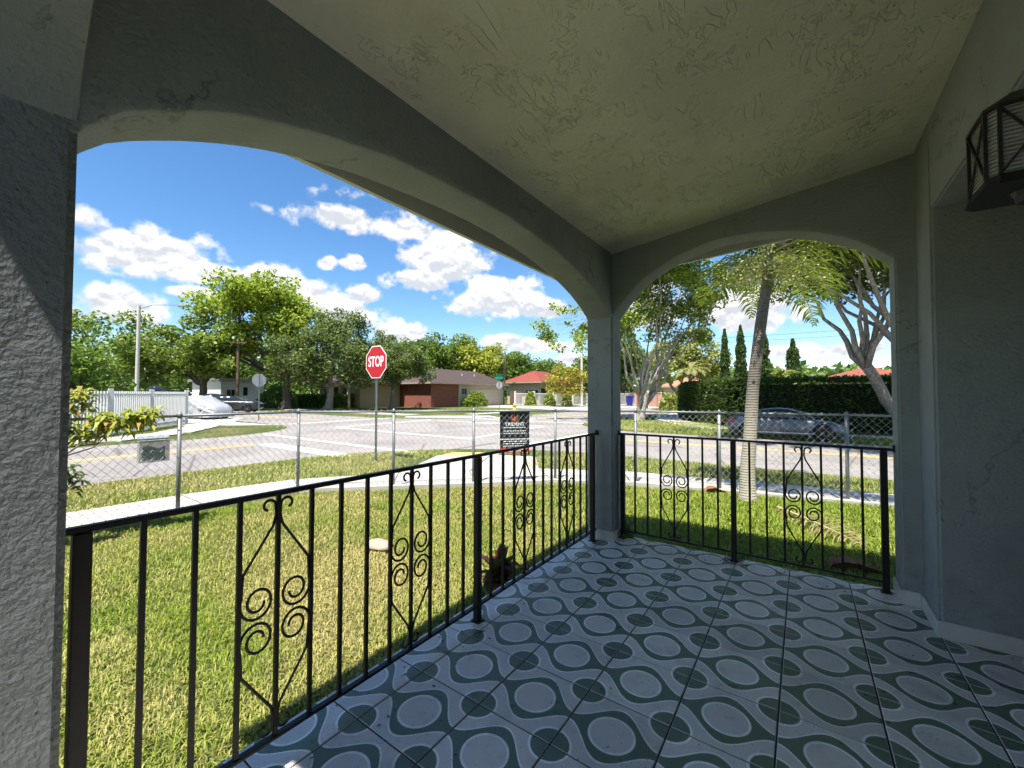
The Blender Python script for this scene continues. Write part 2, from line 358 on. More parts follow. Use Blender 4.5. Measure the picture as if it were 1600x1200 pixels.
rd.add([(XA0, YB1, RZ), (XA1, YB1, RZ), (XA1, 300, RZ), (XA0, 300, RZ)], [(0, 1, 2, 3)])
def fillet(cx, cy, sx, sy, r, n=12):
    """corner at (cx,cy); the verge lies towards (sx,sy)"""
    pts = [(cx, cy)] + [(cx + sx * (r - r * math.sin(a)), cy + sy * (r - r * math.cos(a))) for a in [math.pi / 2 * k / n for k in range(n + 1)]]
    rd.add([(x, y, RZ) for x, y in pts], [(0, i, i + 1) for i in range(1, n + 1)])
fillet(XA1, YB0, 1, -1, 6.0); fillet(XA0, YB0, -1, -1, 5.0); fillet(XA0, YB1, -1, 1, 6.0); fillet(XA1, YB1, 1, 1, 5.0)
tag(rd.build('road', M_ROAD), kind='structure')
def mat_paint(name, c):
    m, t, p = newmat(name); P = pos(t)
    w = ramp(t, noise(t, P, 22, 5, .7), .60, .72)
    t.links.new(mix(t, mth(t, 'MULTIPLY', w, .7), c, (.26, .24, .23)), p.inputs['Base Color']); p.inputs['Roughness'].default_value = .75
    return m
M_LINE = mat_paint('white_road_paint', (.72, .71, .68)); M_YEL = mat_paint('yellow_road_paint', (.62, .40, .10))
def strip(name, mat, segs, z=RZ + .004):
    b = MB()
    for (x0, y0, x1, y1, w) in segs:
        d = Vector((x1 - x0, y1 - y0)); d.normalize(); n = Vector((-d.y, d.x)) * w / 2
        b.add([(x0 - n.x, y0 - n.y, z), (x1 - n.x, y1 - n.y, z), (x1 + n.x, y1 + n.y, z), (x0 + n.x, y0 + n.y, z)], [(0, 1, 2, 3)])
    return tag(b.build(name, mat), kind='structure')
strip('stop_line_marking', M_LINE, [(-12.25, 5.05, -7.85, 5.05, .5), (-12.4, 20.9, -15.5, 20.9, .5)])
strip('crosswalk_marking', M_LINE, [(-15.7, 6.5, -7.0, 6.5, .2), (-16.4, 9.95, -8.25, 9.95, .2), (-16.5, 10.08, -17.1, 16.6, .2), (-20.3, 9.7, -20.8, 16.6, .2),
      (-8.15, 9.85, -9.0, 16.4, .2), (-5.6, 8.9, -5.6, 16.4, .22), (-15.9, 19.3, -8.2, 19.3, .2), (-16.4, 16.5, -9.3, 16.5, .2)])
strip('centre_line_marking', M_YEL, [(-12.2, -120, -12.2, 4.75, .11), (-12.42, -120, -12.42, 4.75, .11), (-4.2, 12.9, 120, 12.9, .11), (-4.2, 12.68, 120, 12.68, .11),
      (-120, 12.6, -22, 12.6, .11), (-120, 12.38, -22, 12.38, .11), (-12.2, 21.3, -12.2, 200, .11), (-12.42, 21.3, -12.42, 200, .11)])
def mat_concrete():
    m, t, p = newmat('pavement_concrete'); P = pos(t)
    a = noise(t, P, 1.3, 6, .65); b = noise(t, P, 40, 4)
    c = mix(t, b, (.34, .32, .28), (.44, .415, .37)); c = mix(t, mth(t, 'MULTIPLY', ramp(t, a, .45, .7), .35), c, (.25, .23, .19))
    t.links.new(c, p.inputs['Base Color']); p.inputs['Roughness'].default_value = .9; bump(t, p, b, .003)
    return m
M_CONC = mat_concrete()
SZ = GZ + .05
# near pavement follows the fence round the corner; every slab is its own piece
sw = bpy.data.objects.new('pavement', None); COL.objects.link(sw); tag(sw, kind='structure')
inner = [(-5.15, -6.0), (-5.15, -4.2), (-5.15, -2.4), (-5.15, -.6), (-5.15, 1.2), (-5.1, 2.4), (-4.1, 3.4), (-3.1, 4.4), (-2.2, 5.35), (-1.0, 5.98), (.6, 6.3), (2.2, 6.62), (3.9, 6.75), (5.6, 6.85), (7.4, 6.9), (10, 6.9), (13, 6.9)]
outer = [(-6.25, -6.0), (-6.25, -4.2), (-6.25, -2.4), (-6.25, -.6), (-6.2, 1.2), (-5.95, 2.75), (-4.95, 4.25), (-4.0, 5.2), (-3.0, 6.25), (-1.5, 6.95), (.4, 7.3), (2.1, 7.52), (3.8, 7.6), (5.6, 7.65), (7.4, 7.7), (10, 7.7), (13, 7.7)]
def slab(poly, z1, parent, g=.012):
    cx, cy = sum(p[0] for p in poly) / len(poly), sum(p[1] for p in poly) / len(poly)
    q = []
    for x, y in poly:
        d = Vector((cx - x, cy - y)); d.normalize(); q.append((x + d.x * g, y + d.y * g))
    return MB().prism(q, GZ - .05, z1).build('slab', M_CONC, parent)
for i in range(len(inner) - 1): slab([inner[i], outer[i], outer[i + 1], inner[i + 1]], SZ + random.uniform(-.004, .004), sw)
# corner ramp slabs
slab([(-4.95, 4.27), (-6.0, 6.3), (-5.0, 7.2), (-4.0, 5.22)], SZ - .003, sw); slab([(-3.98, 5.24), (-4.98, 7.2), (-3.9, 7.55), (-3.02, 6.27)], SZ - .002, sw)
ye = MB().prism([(-6.02, 6.4), (-6.25, 7.0), (-5.15, 7.75), (-4.9, 7.28)], GZ - .05, SZ - .03).build('kerb_ramp', M_YEL); tag(ye, kind='structure')
# concrete footing under the near fence
ft = MB()
for a, b in zip(inner[:-3], inner[1:-2]): ft.obox((a[0] + .04, a[1] - .02, GZ + .03), (b[0] + .04, b[1] - .02, GZ + .03), .12, .1)
tag(ft.build('fence_kerb', M_CONC), kind='structure')
# far pavements
fp = bpy.data.objects.new('pavement', None); COL.objects.link(fp); tag(fp, kind='structure')
def walk(pts, w):
    for a, b in zip(pts[:-1], pts[1:]):
        d = Vector((b[0] - a[0], b[1] - a[1])); L = d.length; d.normalize(); n = Vector((-d.y, d.x)) * w / 2; k = max(1, round(L / 1.8))
        for i in range(k):
            p = Vector(a) + d * L * i / k; q = Vector(a) + d * L * (i + 1) / k
            slab([tuple(p - n), tuple(q - n), tuple(q + n), tuple(p + n)], SZ + random.uniform(-.003, .003), fp, .01)
walk([(-17.1, -6), (-17.1, 2.2), (-18.6, 4.4), (-21.6, 6.4), (-31, 8.2)], 1.3)
walk([(-60, 19.6), (-22, 19.6)], 1.4); walk([(-19.4, 23), (-19.4, 48)], 1.3)
walk([(-6.6, 46), (-6.6, 30), (-5.6, 25.8), (-2.6, 20.1), (-.2, 18.9)], 1.4); walk([(-.2, 18.9), (24, 18.9)], 1.3)
drv = MB().prism([(-20.6, 8.9), (-19.8, 9.3), (-21.5, 7.4), (-26, 5.6), (-34, 7.5), (-34, 10.6), (-28, 10.6), (-24.0, 8.6)][::-1], GZ - .05, SZ - .025).build('driveway', M_CONC); tag(drv, kind='structure')
d2 = MB().prism([(-16.2, 19.6), (-20.2, 17.2), (-21.4, 18.4), (-20.2, 19.9), (-17.2, 22.4), (-15.7, 21.5)][::-1], GZ - .05, SZ - .02).build('kerb_ramp', M_CONC); tag(d2, kind='structure')
d3 = MB().prism([(-19.2, 37), (-15.7, 36), (-15.7, 47.5), (-19.2, 47), (-33.9, 46.5), (-33.9, 38)], GZ - .05, SZ - .02).build('driveway', M_CONC); tag(d3, kind='structure')
d4 = MB().prism([(-8.5, 34), (-6.5, 36), (-6.5, 56), (-24, 58), (-24, 48), (-8.5, 48)][::-1], GZ - .05, SZ - .03).build('driveway', M_CONC); tag(d4, kind='structure')

# ------------------------------------------------------------------ porch floor
T = .333
FX0, FX1, FY0, FY1 = -.215, 1.998, -1.14, 2.642
base = MB().box(FX0 + .012, 6.0, FY0 + .012, FY1 - .012, GZ - .2, -.012).build('porch_floor', simple('slab_side', (.62, .62, .6), .8, 0, .15, 4)); tag(base, kind='structure')
MB().box(FX0 + .014, 3.6, FY0 + .014, FY1 - .014, -.0115, -.0045).build('grout', M_GROUT, base)
g2 = .0030
def tile(x0, x1, y0, y1):
    b = MB(); o = random.uniform(-.0006, .0006); c = .0025
    b.add([(x0, y0, -.012), (x1, y0, -.012), (x1, y1, -.012), (x0, y1, -.012), (x0, y0, -c + o), (x1, y0, -c + o), (x1, y1, -c + o), (x0, y1, -c + o),
           (x0 + c, y0 + c, o), (x1 - c, y0 + c, o), (x1 - c, y1 - c, o), (x0 + c, y1 - c, o)],
          [(0, 1, 5, 4), (1, 2, 6, 5), (2, 3, 7, 6), (3, 0, 4, 7), (4, 5, 9, 8), (5, 6, 10, 9), (6, 7, 11, 10), (7, 4, 8, 11), (8, 9, 10, 11)])
    b.build('tile', M_TILE, base)
for i in range(-1, 11):
    for j in range(-4, 8):
        x0, x1, y0, y1 = max(i * T, FX0) + g2, min((i + 1) * T, 3.6) - g2, max(j * T, FY0) + g2, min((j + 1) * T, FY1) - g2
        if x1 - x0 < .02 or y1 - y0 < .02: continue
        if x0 > 1.95 and (y0 > 2.05 or y1 < .8): continue
        tile(x0, x1, y0, y1)
st = MB().box(.2, 1.9, FY0 - .34, FY0 - .002, GZ - .1, -.15).build('porch_step', simple('low_bounce_step', (.16, .15, .13), .9)); tag(st, kind='structure')  # unseen step, coloured dark to cut bounce light into the porch

# ------------------------------------------------------------------ porch building
house = thing('porch_house', 'pale blue grey stucco porch with arches, sloping plaster ceiling and house wall', 'house')
XI, XO, YI, YO = .075, -.165, 2.44, 2.645
def zc(x): return 2.492 + .125 * (x - .075)
def spline(pts, n):
    p = np.array(pts); out = []
    s = np.r_[0, np.cumsum(np.hypot(*np.diff(p, axis=0).T))]; m = np.gradient(p, s, axis=0)
    for q in np.linspace(0, s[-1], n):
        i = min(np.searchsorted(s, q, side='right') - 1, len(s) - 2); h = s[i + 1] - s[i]; t_ = (q - s[i]) / h
        out.append(p[i] * (2 * t_**3 - 3 * t_**2 + 1) + m[i] * h * (t_**3 - 2 * t_**2 + t_) + p[i + 1] * (-2 * t_**3 + 3 * t_**2) + m[i + 1] * h * (t_**3 - t_**2))
    return out
def arch_wall(name, prof, ztop, a_in, a_out, axis, mat, r=.014, n=56):
    """prof: (s, z) along the wall; a_in/a_out: the two faces across it"""
    b = MB(); pts = spline(prof, n); sgn = 1 if a_out > a_in else -1
    rows = []
    for k, (s, z) in enumerate(pts):
        zt = ztop(s); w = .003 * math.sin(s * 9.1) + .002 * math.sin(s * 23)
        ring = [(a_in, zt), (a_in, (zt + z) / 2), (a_in, z + r + .02 + w), (a_in + sgn * .003, z + r * .5 + w), (a_in + sgn * r * .5, z + .002 + w), (a_in + sgn * r * 1.3, z + w),
                (a_out - sgn * r * 1.3, z), (a_out - sgn * r * .4, z + .003), (a_out, z + r), (a_out, (zt + z) / 2), (a_out, zt)]
        rows.append([(c, s, zz) if axis == 'y' else (s, c, zz) for c, zz in ring])
    m = len(rows[0]); vs = [p for row in rows for p in row]
    fs = [(i * m + j, i * m + j + 1, (i + 1) * m + j + 1, (i + 1) * m + j) for i in range(n - 1) for j in range(m - 1)]
    fs += [(i * m + m - 1, i * m, (i + 1) * m, (i + 1) * m + m - 1) for i in range(n - 1)]
    fs += [tuple(range(m)), tuple((n - 1) * m + j for j in range(m))[::-1]]
    b.add(vs, fs); o = b.build(name, mat, house)
    me = o.data
    me.polygons.foreach_set('use_smooth', [True] * len(me.polygons))
    try: me.set_sharp_from_angle(angle=math.radians(50))
    except Exception: pass
    return o
PA = [(-.80, 1.865), (-.72, 1.955), (-.62, 2.015), (-.42, 2.105), (-.10, 2.192), (.40, 2.252), (.92, 2.27), (1.54, 2.222), (1.9, 2.155), (2.16, 2.075), (2.34, 1.995), (2.44, 1.942)]
PB = [(.075, 1.945), (.112, 1.99), (.182, 2.072), (.321, 2.21), (.56, 2.345), (.80, 2.42), (1.03, 2.446), (1.30, 2.418), (1.6, 2.32), (1.77, 2.222), (1.90, 2.108)]
arch_wall('arch_wall', PA, lambda s: zc(.075) + .06, XI, XO, 'y', M_WALL)
arch_wall('arch_wall', PB, lambda s: zc(s) + .06, YI, YO, 'x', M_WALL)
PC = [(.075, 1.88), (.11, 1.965), (.19, 2.06), (.34, 2.16), (.60, 2.25), (1.0, 2.30), (1.4, 2.25), (1.7, 2.15), (1.88, 2.03), (1.998, 1.88)]
arch_wall('arch_wall', PC, lambda s: zc(s) + .06, -.80, -1.06, 'x', M_WALL)
def rbox(name, x0, x1, y0, y1, z0, z1, mat, parent, r=.012):
    b = MB().box(x0, x1, y0, y1, z0, z1); me = bpy.data.meshes.new(name); me.from_pydata(b.v, [], b.f)
    bm = bmesh.new(); bm.from_mesh(me)
    ed = [e for e in bm.edges if abs(e.verts[0].co.z - e.verts[1].co.z) > .1]
    bmesh.ops.bevel(bm, geom=ed, offset=r, segments=3, affect='EDGES'); bmesh.ops.recalc_face_normals(bm, faces=list(bm.faces)); bm.to_mesh(me); bm.free()
    return link(name, me, mat, parent)
rbox('column', XO, XI, YI, YO, -.004, 1.94, M_WALL, house); MB().box(XO, XI, YI, YO, 1.94, 2.5).build('column_top', M_WALL, house)
rbox('column', XO, XI, -1.06, -.80, -.004, 1.862, M_WALLR, house, .016); MB().box(XO, XI, -1.06, -.80, 1.862, 2.5).build('column_top', M_WALLR, house)
# right-hand pier, return wall, header and entry alcove
rbox('pier', 1.90, 2.20, YI, YO, -.004, 2.104, M_WALL, house); MB().box(1.90, 2.20, YI, YO, 2.104, 2.74).build('pier_top', M_WALL, house)
lw = MB().prism([(1.995, YI + .002), (1.995, 2.09), (3.75, 2.09), (3.75, 2.3), (2.2, 2.3), (2.2, YI + .002)], -.004, 2.74); o_ = lw.build('house_wall', M_WALL, house)
bm = bmesh.new(); bm.from_mesh(o_.data); bmesh.ops.bevel(bm, geom=[e for e in bm.edges if abs(e.verts[0].co.z - e.verts[1].co.z) > 1 and abs(e.verts[0].co.x - 1.995) < .01 and abs(e.verts[0].co.y - 2.09) < .01], offset=.014, segments=3, affect='EDGES'); bm.to_mesh(o_.data); bm.free()
MB().box(1.996, 3.75, .85, 2.0895, 2.252, 2.76).build('header', M_WALL, house, bevel=.01)
MB().box(3.6, 3.75, .65, 2.089, -.004, 2.25).build('house_wall', M_WALL, house)
MB().box(1.997, 3.6, .65, .849, -.004, 2.76).build('house_wall', M_WALL, house)
MB().box(1.998, 2.2, -8.0, .649, GZ, 2.76).build('house_wall', M_WALL, house)  # unseen length behind the camera added to block light from that side
MB().box(1.7, 6.5, -8.3, -1.34, 2.77, 2.9).build('roof', M_TRIM, house)  # unseen roof over the added wing, blocks light from behind the camera
# sloped plaster ceiling as a grid
cb = MB(); NX, NY = 2, 2
xs = [XI - .02 + (2.01 - XI + .02) * i / NX for i in range(NX + 1)]; ys = [-1.0 + (YI + .02 + 1.0) * j / NY for j in range(NY + 1)]
cb.add([(x, y, zc(x)) for x in xs for y in ys], [(i * (NY + 1) + j, i * (NY + 1) + j + 1, (i + 1) * (NY + 1) + j + 1, (i + 1) * (NY + 1) + j) for i in range(NX) for j in range(NY)])
cb.build('ceiling', M_CEIL, house)
# roof deck with eaves
def zr(x): return zc(x) + .065
rb = MB(); X0, X1, Y0, Y1 = -.455, 6.5, -1.32, 2.95
rb.add([(X0, Y0, zr(X0)), (X1, Y0, zr(X1)), (X1, Y1, zr(X1)), (X0, Y1, zr(X0)), (X0, Y0, zr(X0) + .1), (X1, Y0, zr(X1) + .1), (X1, Y1, zr(X1) + .1), (X0, Y1, zr(X0) + .1)],
       [(3, 2, 1, 0), (4, 5, 6, 7), (0, 1, 5, 4), (1, 2, 6, 5), (2, 3, 7, 6), (3, 0, 4, 7)])
roof = rb.build('roof', M_TRIM, house)
fa = MB().box(X0 - .03, X0 - .002, Y0, Y1 + .03, zr(X0) - .14, zr(X0) + .11).build('fascia', M_FASCIA, roof)
rk = MB(); zz = lambda x: 2.425 + .06 * x
rk.add([(X0, Y1 + .002, zz(X0)), (X1, Y1 + .002, zz(X1)), (X1, Y1 + .03, zz(X1)), (X0, Y1 + .03, zz(X0)), (X0, Y1 + .002, zr(X0) + .11), (X1, Y1 + .002, zr(X1) + .11), (X1, Y1 + .03, zr(X1) + .11), (X0, Y1 + .03, zr(X0) + .11)],
       [(3, 2, 1, 0), (4, 5, 6, 7), (0, 1, 5, 4), (1, 2, 6, 5), (2, 3, 7, 6), (3, 0, 4, 7)])
rk.build('fascia', M_FASCIA, roof)
# tiled skirting, piece by piece
M_SKIRT = simple('skirting_tile', (.50, .49, .47), .35, 0, .15, 12)
def skirt(x0, y0, x1, y1, nx, ny, h=.085, t=.011):
    L = math.hypot(x1 - x0, y1 - y0); k = max(1, round(L / .33)); dx, dy = (x1 - x0) / L, (y1 - y0) / L
    for i in range(k):
        a, b_ = L * i / k + .001, L * (i + 1) / k - .001
        p = [(x0 + dx * a, y0 + dy * a), (x0 + dx * b_, y0 + dy * b_), (x0 + dx * b_ + nx * t, y0 + dy * b_ + ny * t), (x0 + dx * a + nx * t, y0 + dy * a + ny * t)]
        MB().prism(p, 0, h).build('skirting_tile', M_SKIRT, house, bevel=.0015)
skirt(XO + .02, YI - .001, XI + .011, YI - .001, 0, -1, .075); skirt(XI + .001, YI, XI + .001, YO, 1, 0, .075)
skirt(1.899, YI - .012, 1.899, YO, -1, 0); skirt(1.888, YI - .001, 1.984, YI - .001, 0, -1); skirt(1.994, 2.09 - .012, 1.994, YI - .013, -1, 0); skirt(1.983, 2.089, 3.6, 2.089, 0, -1)
skirt(XI + .001, -1.06, XI + .001, -.80, 1, 0)

# ------------------------------------------------------------------ iron railings
def spiral_bar(cx, sy, sgn, half, zoff):
    """one scroll bar in the panel plane (s, z): small curl at the post top, long diagonal, big spiral in the middle"""
    pts = []
    ztop, zm = zoff
    # small curl
    r = .021; c = (cx + sgn * .030, ztop - .040)
    for k in range(13):
        a = math.radians(-70 + 250 * k / 12)
        q = r * (.75 + .25 * k / 12); pts.append((c[0] + sgn * q * math.cos(a), c[1] + q * math.sin(a)))
    pts.append((cx + sgn * .007, ztop - .075)); pts.append((cx + sgn * .016, ztop - .11))
    pts.append((cx + sgn * (half - .012), zm + .165))
    # big spiral: winds inward clockwise from the outer bar
    C = (cx + sgn * (half * .52), zm + .062); R0 = half * .46
    for k in range(30):
        a = math.radians(25 - 560 * k / 29); q = R0 * (1 - .62 * k / 29)
        pts.append((C[0] + sgn * q * math.cos(a), C[1] + q * 1.12 * math.sin(a)))
    return pts
def railing(name, label, along, fixed, ss, posts, scrolls, z0, z1, s_end):
    root = thing(name, label, 'railing', (0, 0, 0), 0, 'iron railings around the porch')
    def W(s, z, o=0): return (fixed + o, s, z) if along == 'y' else (s, fixed + o, z)
    MB().obox(W(s_end[0], z1), W(s_end[1], z1), .026, .016).build('top_rail', M_IRON, root, bevel=.003)
    MB().obox(W(s_end[0] + .03, z0), W(s_end[1] - .03, z0), .026, .012).build('bottom_rail', M_IRON, root, bevel=.002)
    up = (1, 0, 0) if along == 'y' else (0, 1, 0)
    for s in posts:
        p = MB().obox(W(s, .0), W(s, z1 - .008), .036, .036, up).build('post', M_IRON, root, bevel=.003)
        f = MB(); c = W(s, 0); f.box(c[0] - .028, c[0] + .028, c[1] - .028, c[1] + .028, .0, .006); f.build('foot_plate', M_IRON, p)
    for s in ss: MB().obox(W(s, z0), W(s, z1 - .006), .0135, .0135, up).build('picket', M_IRON, root)
    zmid = (z0 + z1) / 2
    for s, half in scrolls:
        for sg in (-1, 1):
            for fl in (1, -1):
                P = spiral_bar(s, 0, sg, half, ((z1 - zmid), 0))
                MB().tube([W(a, zmid + fl * b) for a, b in P], .0048, 6).build('scroll', M_IRON, root, smooth=True)
    for s in s_end: MB().obox(W(s, z1 - .015), W(s, z1 + .03), .012, .03, up).build('wall_bracket', M_IRON, root)
    return root
pA = [-.755, .80, 2.335]
ssA = [pA[0] + (pA[1] - pA[0]) * k / 13 for k in range(1, 13)] + [pA[1] + (pA[2] - pA[1]) * k / 13 for k in range(1, 13)]
dA = (pA[1] - pA[0]) / 13
railing('iron_railing', 'long black wrought iron railing with four scroll panels on the left under the wide arch', 'y', -.068, ssA, pA,
        [(pA[0] + 4 * dA, dA), (pA[0] + 9 * dA, dA), (pA[1] + 4 * dA, dA), (pA[1] + 9 * dA, dA)], .085, .916, (-.80, 2.43))
pB = [.115, .985, 1.845]
ssB = [pB[0] + (pB[1] - pB[0]) * k / 8 for k in range(1, 8)] + [pB[1] + (pB[2] - pB[1]) * k / 8 for k in range(1, 8)]
dB = (pB[1] - pB[0]) / 8
railing('iron_railing', 'short black wrought iron railing with two scroll panels at the far end facing the palm', 'x', 2.572, ssB, pB,
        [(pB[0] + 4 * dB, dB), (pB[1] + 4 * dB, dB)], .065, .912, (.08, 1.895))

# ------------------------------------------------------------------ wall lantern
M_BLACK = simple('black_lantern_metal', (.012, .011, .01), .45, 0, .2, 30)
def mat_ribglass():
    m, t, p = newmat('ribbed_glass'); P = objco(t)
    z = nn(t, 'ShaderNodeSeparateXYZ', {0: P}).outputs[2]
    w = mth(t, 'SINE', mth(t, 'MULTIPLY', z, 2 * math.pi / .0105))
    p.inputs['Base Color'].default_value = (.75, .74, .68, 1); p.inputs['Roughness'].default_value = .12
    p.inputs['Transmission Weight'].default_value = .55; bump(t, p, w, .004)
    return m
lan = thing('wall_lantern', 'black wall lantern with crossed bars and ribbed glass on the right wall', 'lamp', (1.895, .635, 1.785)); lan.scale = (.93, .93, .95)
hx, hy, ch, zb, zt = .082, .090, .022, .03, .21
octo = [(-hx, -hy + ch), (-hx + ch, -hy), (hx - ch, -hy), (hx, -hy + ch), (hx, hy - ch), (hx - ch, hy), (-hx + ch, hy), (-hx, hy - ch)]
MB().prism([(x * .93, y * .93) for x, y in octo], zb, zt).build('glass', mat_ribglass(), lan)
for x, y in octo: MB().obox((x, y, zb), (x, y, zt), .008, .008, (1, 0, 0)).build('corner_bar', M_BLACK, lan)
for a, b in zip(octo, octo[1:] + octo[:1]):
    if math.hypot(a[0] - b[0], a[1] - b[1]) < .05: continue
    for z0, z1 in ((zb, zt), (zt, zb)): MB().obox((*a, z0), (*b, z1), .006, .005).build('cross_bar', M_BLACK, lan)
top = MB(); top.prism([(x * 1.06, y * 1.06) for x, y in octo], zt, zt + .008)
top.add([(x * 1.06, y * 1.06, zt + .008) for x, y in octo] + [(x * .3, y * .3, zt + .06) for x, y in octo], [(i, (i + 1) % 8, 8 + (i + 1) % 8, 8 + i) for i in range(8)] + [tuple(range(8, 16))])
top.build('cap', M_BLACK, lan)
bs = MB(); bs.add([(x * 1.12, y * 1.16, 0) for x, y in octo] + [(x * 1.0, y * 1.0, zb) for x, y in octo], [(i, (i + 1) % 8, 8 + (i + 1) % 8, 8 + i) for i in range(8)] + [tuple(range(8))[::-1], tuple(range(8, 16))])
bs.lathe([(.02, -.03), (.024, -.012), (.03, 0)], 12, (.01, 0, 0)); bs.build('base_plate', M_BLACK, lan)
MB().box(.104, .118, -.05, .05, -.02, .2).build('wall_plate', M_BLACK, lan); MB().obox((.07, 0, .0), (.11, 0, .03), .02, .02).build('arm', M_BLACK, lan)
MB().lathe([(.014, .03), (.02, .06), (.028, .1), (.02, .13), (.006, .14)], 12).build('bulb', simple('lamp_bulb', (.85, .85, .82), .25), lan, smooth=True)

# ------------------------------------------------------------------ vegetation helpers
def leaf_mesh(name, C, size, colA, colB, parent, elong=1.8, mat=None, updir=.35, jit=.18, droop=0, axis=None, fold=True):
    """C (n,3) leaf centres -> folded rhombic leaves, point colours between colA and colB"""
    n = len(C); r = np.random.default_rng(abs(hash((name, n))) % 9999 if False else n * 13 + 5)
    d = r.normal(size=(n, 3)); d[:, 2] = d[:, 2] * .7 - droop
    if axis is not None: d = d * .45 + axis
    d /= np.linalg.norm(d, axis=1)[:, None] + 1e-9
    nr = r.normal(size=(n, 3)); nr[:, 2] = np.abs(nr[:, 2]) + updir
    nr -= d * (nr * d).sum(1)[:, None]; nr /= np.linalg.norm(nr, axis=1)[:, None] + 1e-9
    w = np.cross(d, nr); s = (size * (.7 + .6 * r.random(n)))[:, None]
    L = d * s * .5; W = w * s * .5 / elong; N = nr * s * .10
    V = np.stack([C - L, C + W + N, C + L - N * .8, C - W + N], 1).reshape(-1, 3)
    F = (np.arange(n)[:, None] * 4 + np.array([[0, 1, 2, 3]]))
    tt = r.random(n)[:, None]; c = np.asarray(colA) * (1 - tt) + np.asarray(colB) * tt
    c = np.clip(c * 1.38 * (1 + jit * r.normal(size=(n, 1))), .004, 1)
    return mesh_np(name, V, F, mat or M_LEAF, parent, np.repeat(c, 4, 0))
def curve_pts(p, q, bend, n=6, seed=0, wob=.04):
    p, q = Vector(p), Vector(q); r = random.Random(seed); L = (q - p).length; out = []
    off = Vector((r.uniform(-1, 1), r.uniform(-1, 1), r.uniform(-.2, .6))) * bend * L
    for i in range(n + 1):
        t_ = i / n; w = Vector((r.uniform(-1, 1), r.uniform(-1, 1), r.uniform(-1, 1))) * wob * L * (1 if 0 < i < n else 0)
        out.append(p.lerp(q, t_) + off * 4 * t_ * (1 - t_) * .25 + w)
    return out
def tree(name, label, base, crowns, trunk_r, fork, nleaf, leaf, cA, cB, barkm, seed, limbs=7, group=None, clump=.30, elong=1.7, lean=None, droop=0., twigs=3, dens=1.0, stems=1, cat='tree'):
    """crowns: ellipsoids (x, y, z, rh, rv) in world; fork: height of the first fork above ground"""
    R = random.Random(seed); r = np.random.default_rng(seed)
    bx, by = base; root = thing(name, label, cat, (bx, by, GZ), 0, group)
    cr = np.array([(x - bx, y - by, z - GZ, a, b) for x, y, z, a, b in crowns])
    vol = cr[:, 3]**2 * cr[:, 4]; pr = vol / vol.sum()
    ncl = int(46 * dens) + 10 * len(cr)
    idx = r.choice(len(cr), ncl, p=pr); d = r.normal(size=(ncl, 3)); d /= np.linalg.norm(d, axis=1)[:, None]
    rad = (.35 + .62 * r.random(ncl)**.55)[:, None]
    sc3 = np.c_[cr[idx, 3], cr[idx, 3], cr[idx, 4]]
    cl = cr[idx, :3] + d * rad * sc3; crad = cr[idx, 3] * clump * (.6 + .8 * r.random(ncl))
    tm = MB(); top = Vector(lean) if lean else Vector((R.uniform(-.2, .2), R.uniform(-.2, .2), fork))
    heads = []
    for s_ in range(stems):
        o = Vector((R.uniform(-1, 1), R.uniform(-1, 1), 0)) * trunk_r * (1.1 if stems > 1 else 0)
        tp = top + (Vector((R.uniform(-1, 1), R.uniform(-1, 1), R.uniform(-.3, .3))) * trunk_r * 3 if stems > 1 else Vector())
        P = curve_pts(o, tp, .10, 7, seed + s_, .015); k = len(P); tr_ = trunk_r * (1 if stems == 1 else .62)
        rr = [tr_ * (1.65 if i == 0 else 1.2 if i == 1 else 1.0 - .25 * i / k) for i in range(k)]
        P[0].z = -.1; tm.tube(P, rr, 10); heads.append((tp, rr[-1]))
        for a in range(5):
            an = a * 1.26 + R.random(); e = o + Vector((math.cos(an), math.sin(an), 0)) * tr_ * 2.3; e.z = -.06
            tm.tube([o + Vector((0, 0, tr_ * 1.6)), o.lerp(e, .55) + Vector((0, 0, tr_ * .5)), e], [tr_ * .6, tr_ * .4, tr_ * .15], 6)
    # limbs to cluster groups
    order = list(range(ncl)); R.shuffle(order); used = []
    for li in range(limbs):
        tgt = Vector(cl[order[li]]); hd, hr = heads[li % len(heads)]
        tgt = hd.lerp(tgt, .82); P = curve_pts(hd - Vector((0, 0, hr * .6)), tgt, .22, 6, seed * 7 + li, .035)
        lr = hr * R.uniform(.55, .8); tm.tube(P, [lr * (1 - .78 * i / 6) for i in range(7)], 7); used.append((P, lr))
    for i, c in enumerate(cl):
        if i % max(1, 4 - twigs): continue
        c = Vector(c); best = min(((p - c).length, p, u[1] * (1 - .78 * j / 6)) for u in used for j, p in enumerate(u[0]) if j > 1)
        rt = min(best[2] * .6, trunk_r * .2); tm.tube(curve_pts(best[1], c, .2, 4, seed + i, .05), [rt, rt * .8, rt * .55, rt * .35, rt * .15], 5, cap=False)
    tm.build('trunk', barkm, root, smooth=True)
    per = r.multinomial(nleaf, (crad**2) / (crad**2).sum()); C = []
    for c, q, k in zip(cl, crad, per):
        u = r.normal(size=(k, 3)); u /= np.linalg.norm(u, axis=1)[:, None] + 1e-9
        u *= (q * r.random(k)**.45)[:, None]; u[:, 2] *= .72; C.append(c + u)
    C = np.concatenate(C); C = C[C[:, 2] > .4]
    t_ = np.clip(nse(C[:, 0] + C[:, 2], C[:, 1], .7, seed), 0, 1)[:, None]
    o = leaf_mesh('crown', C, np.full(len(C), leaf), np.asarray(cA), np.asarray(cB), root, elong, None, .4, .2, droop)
    return root

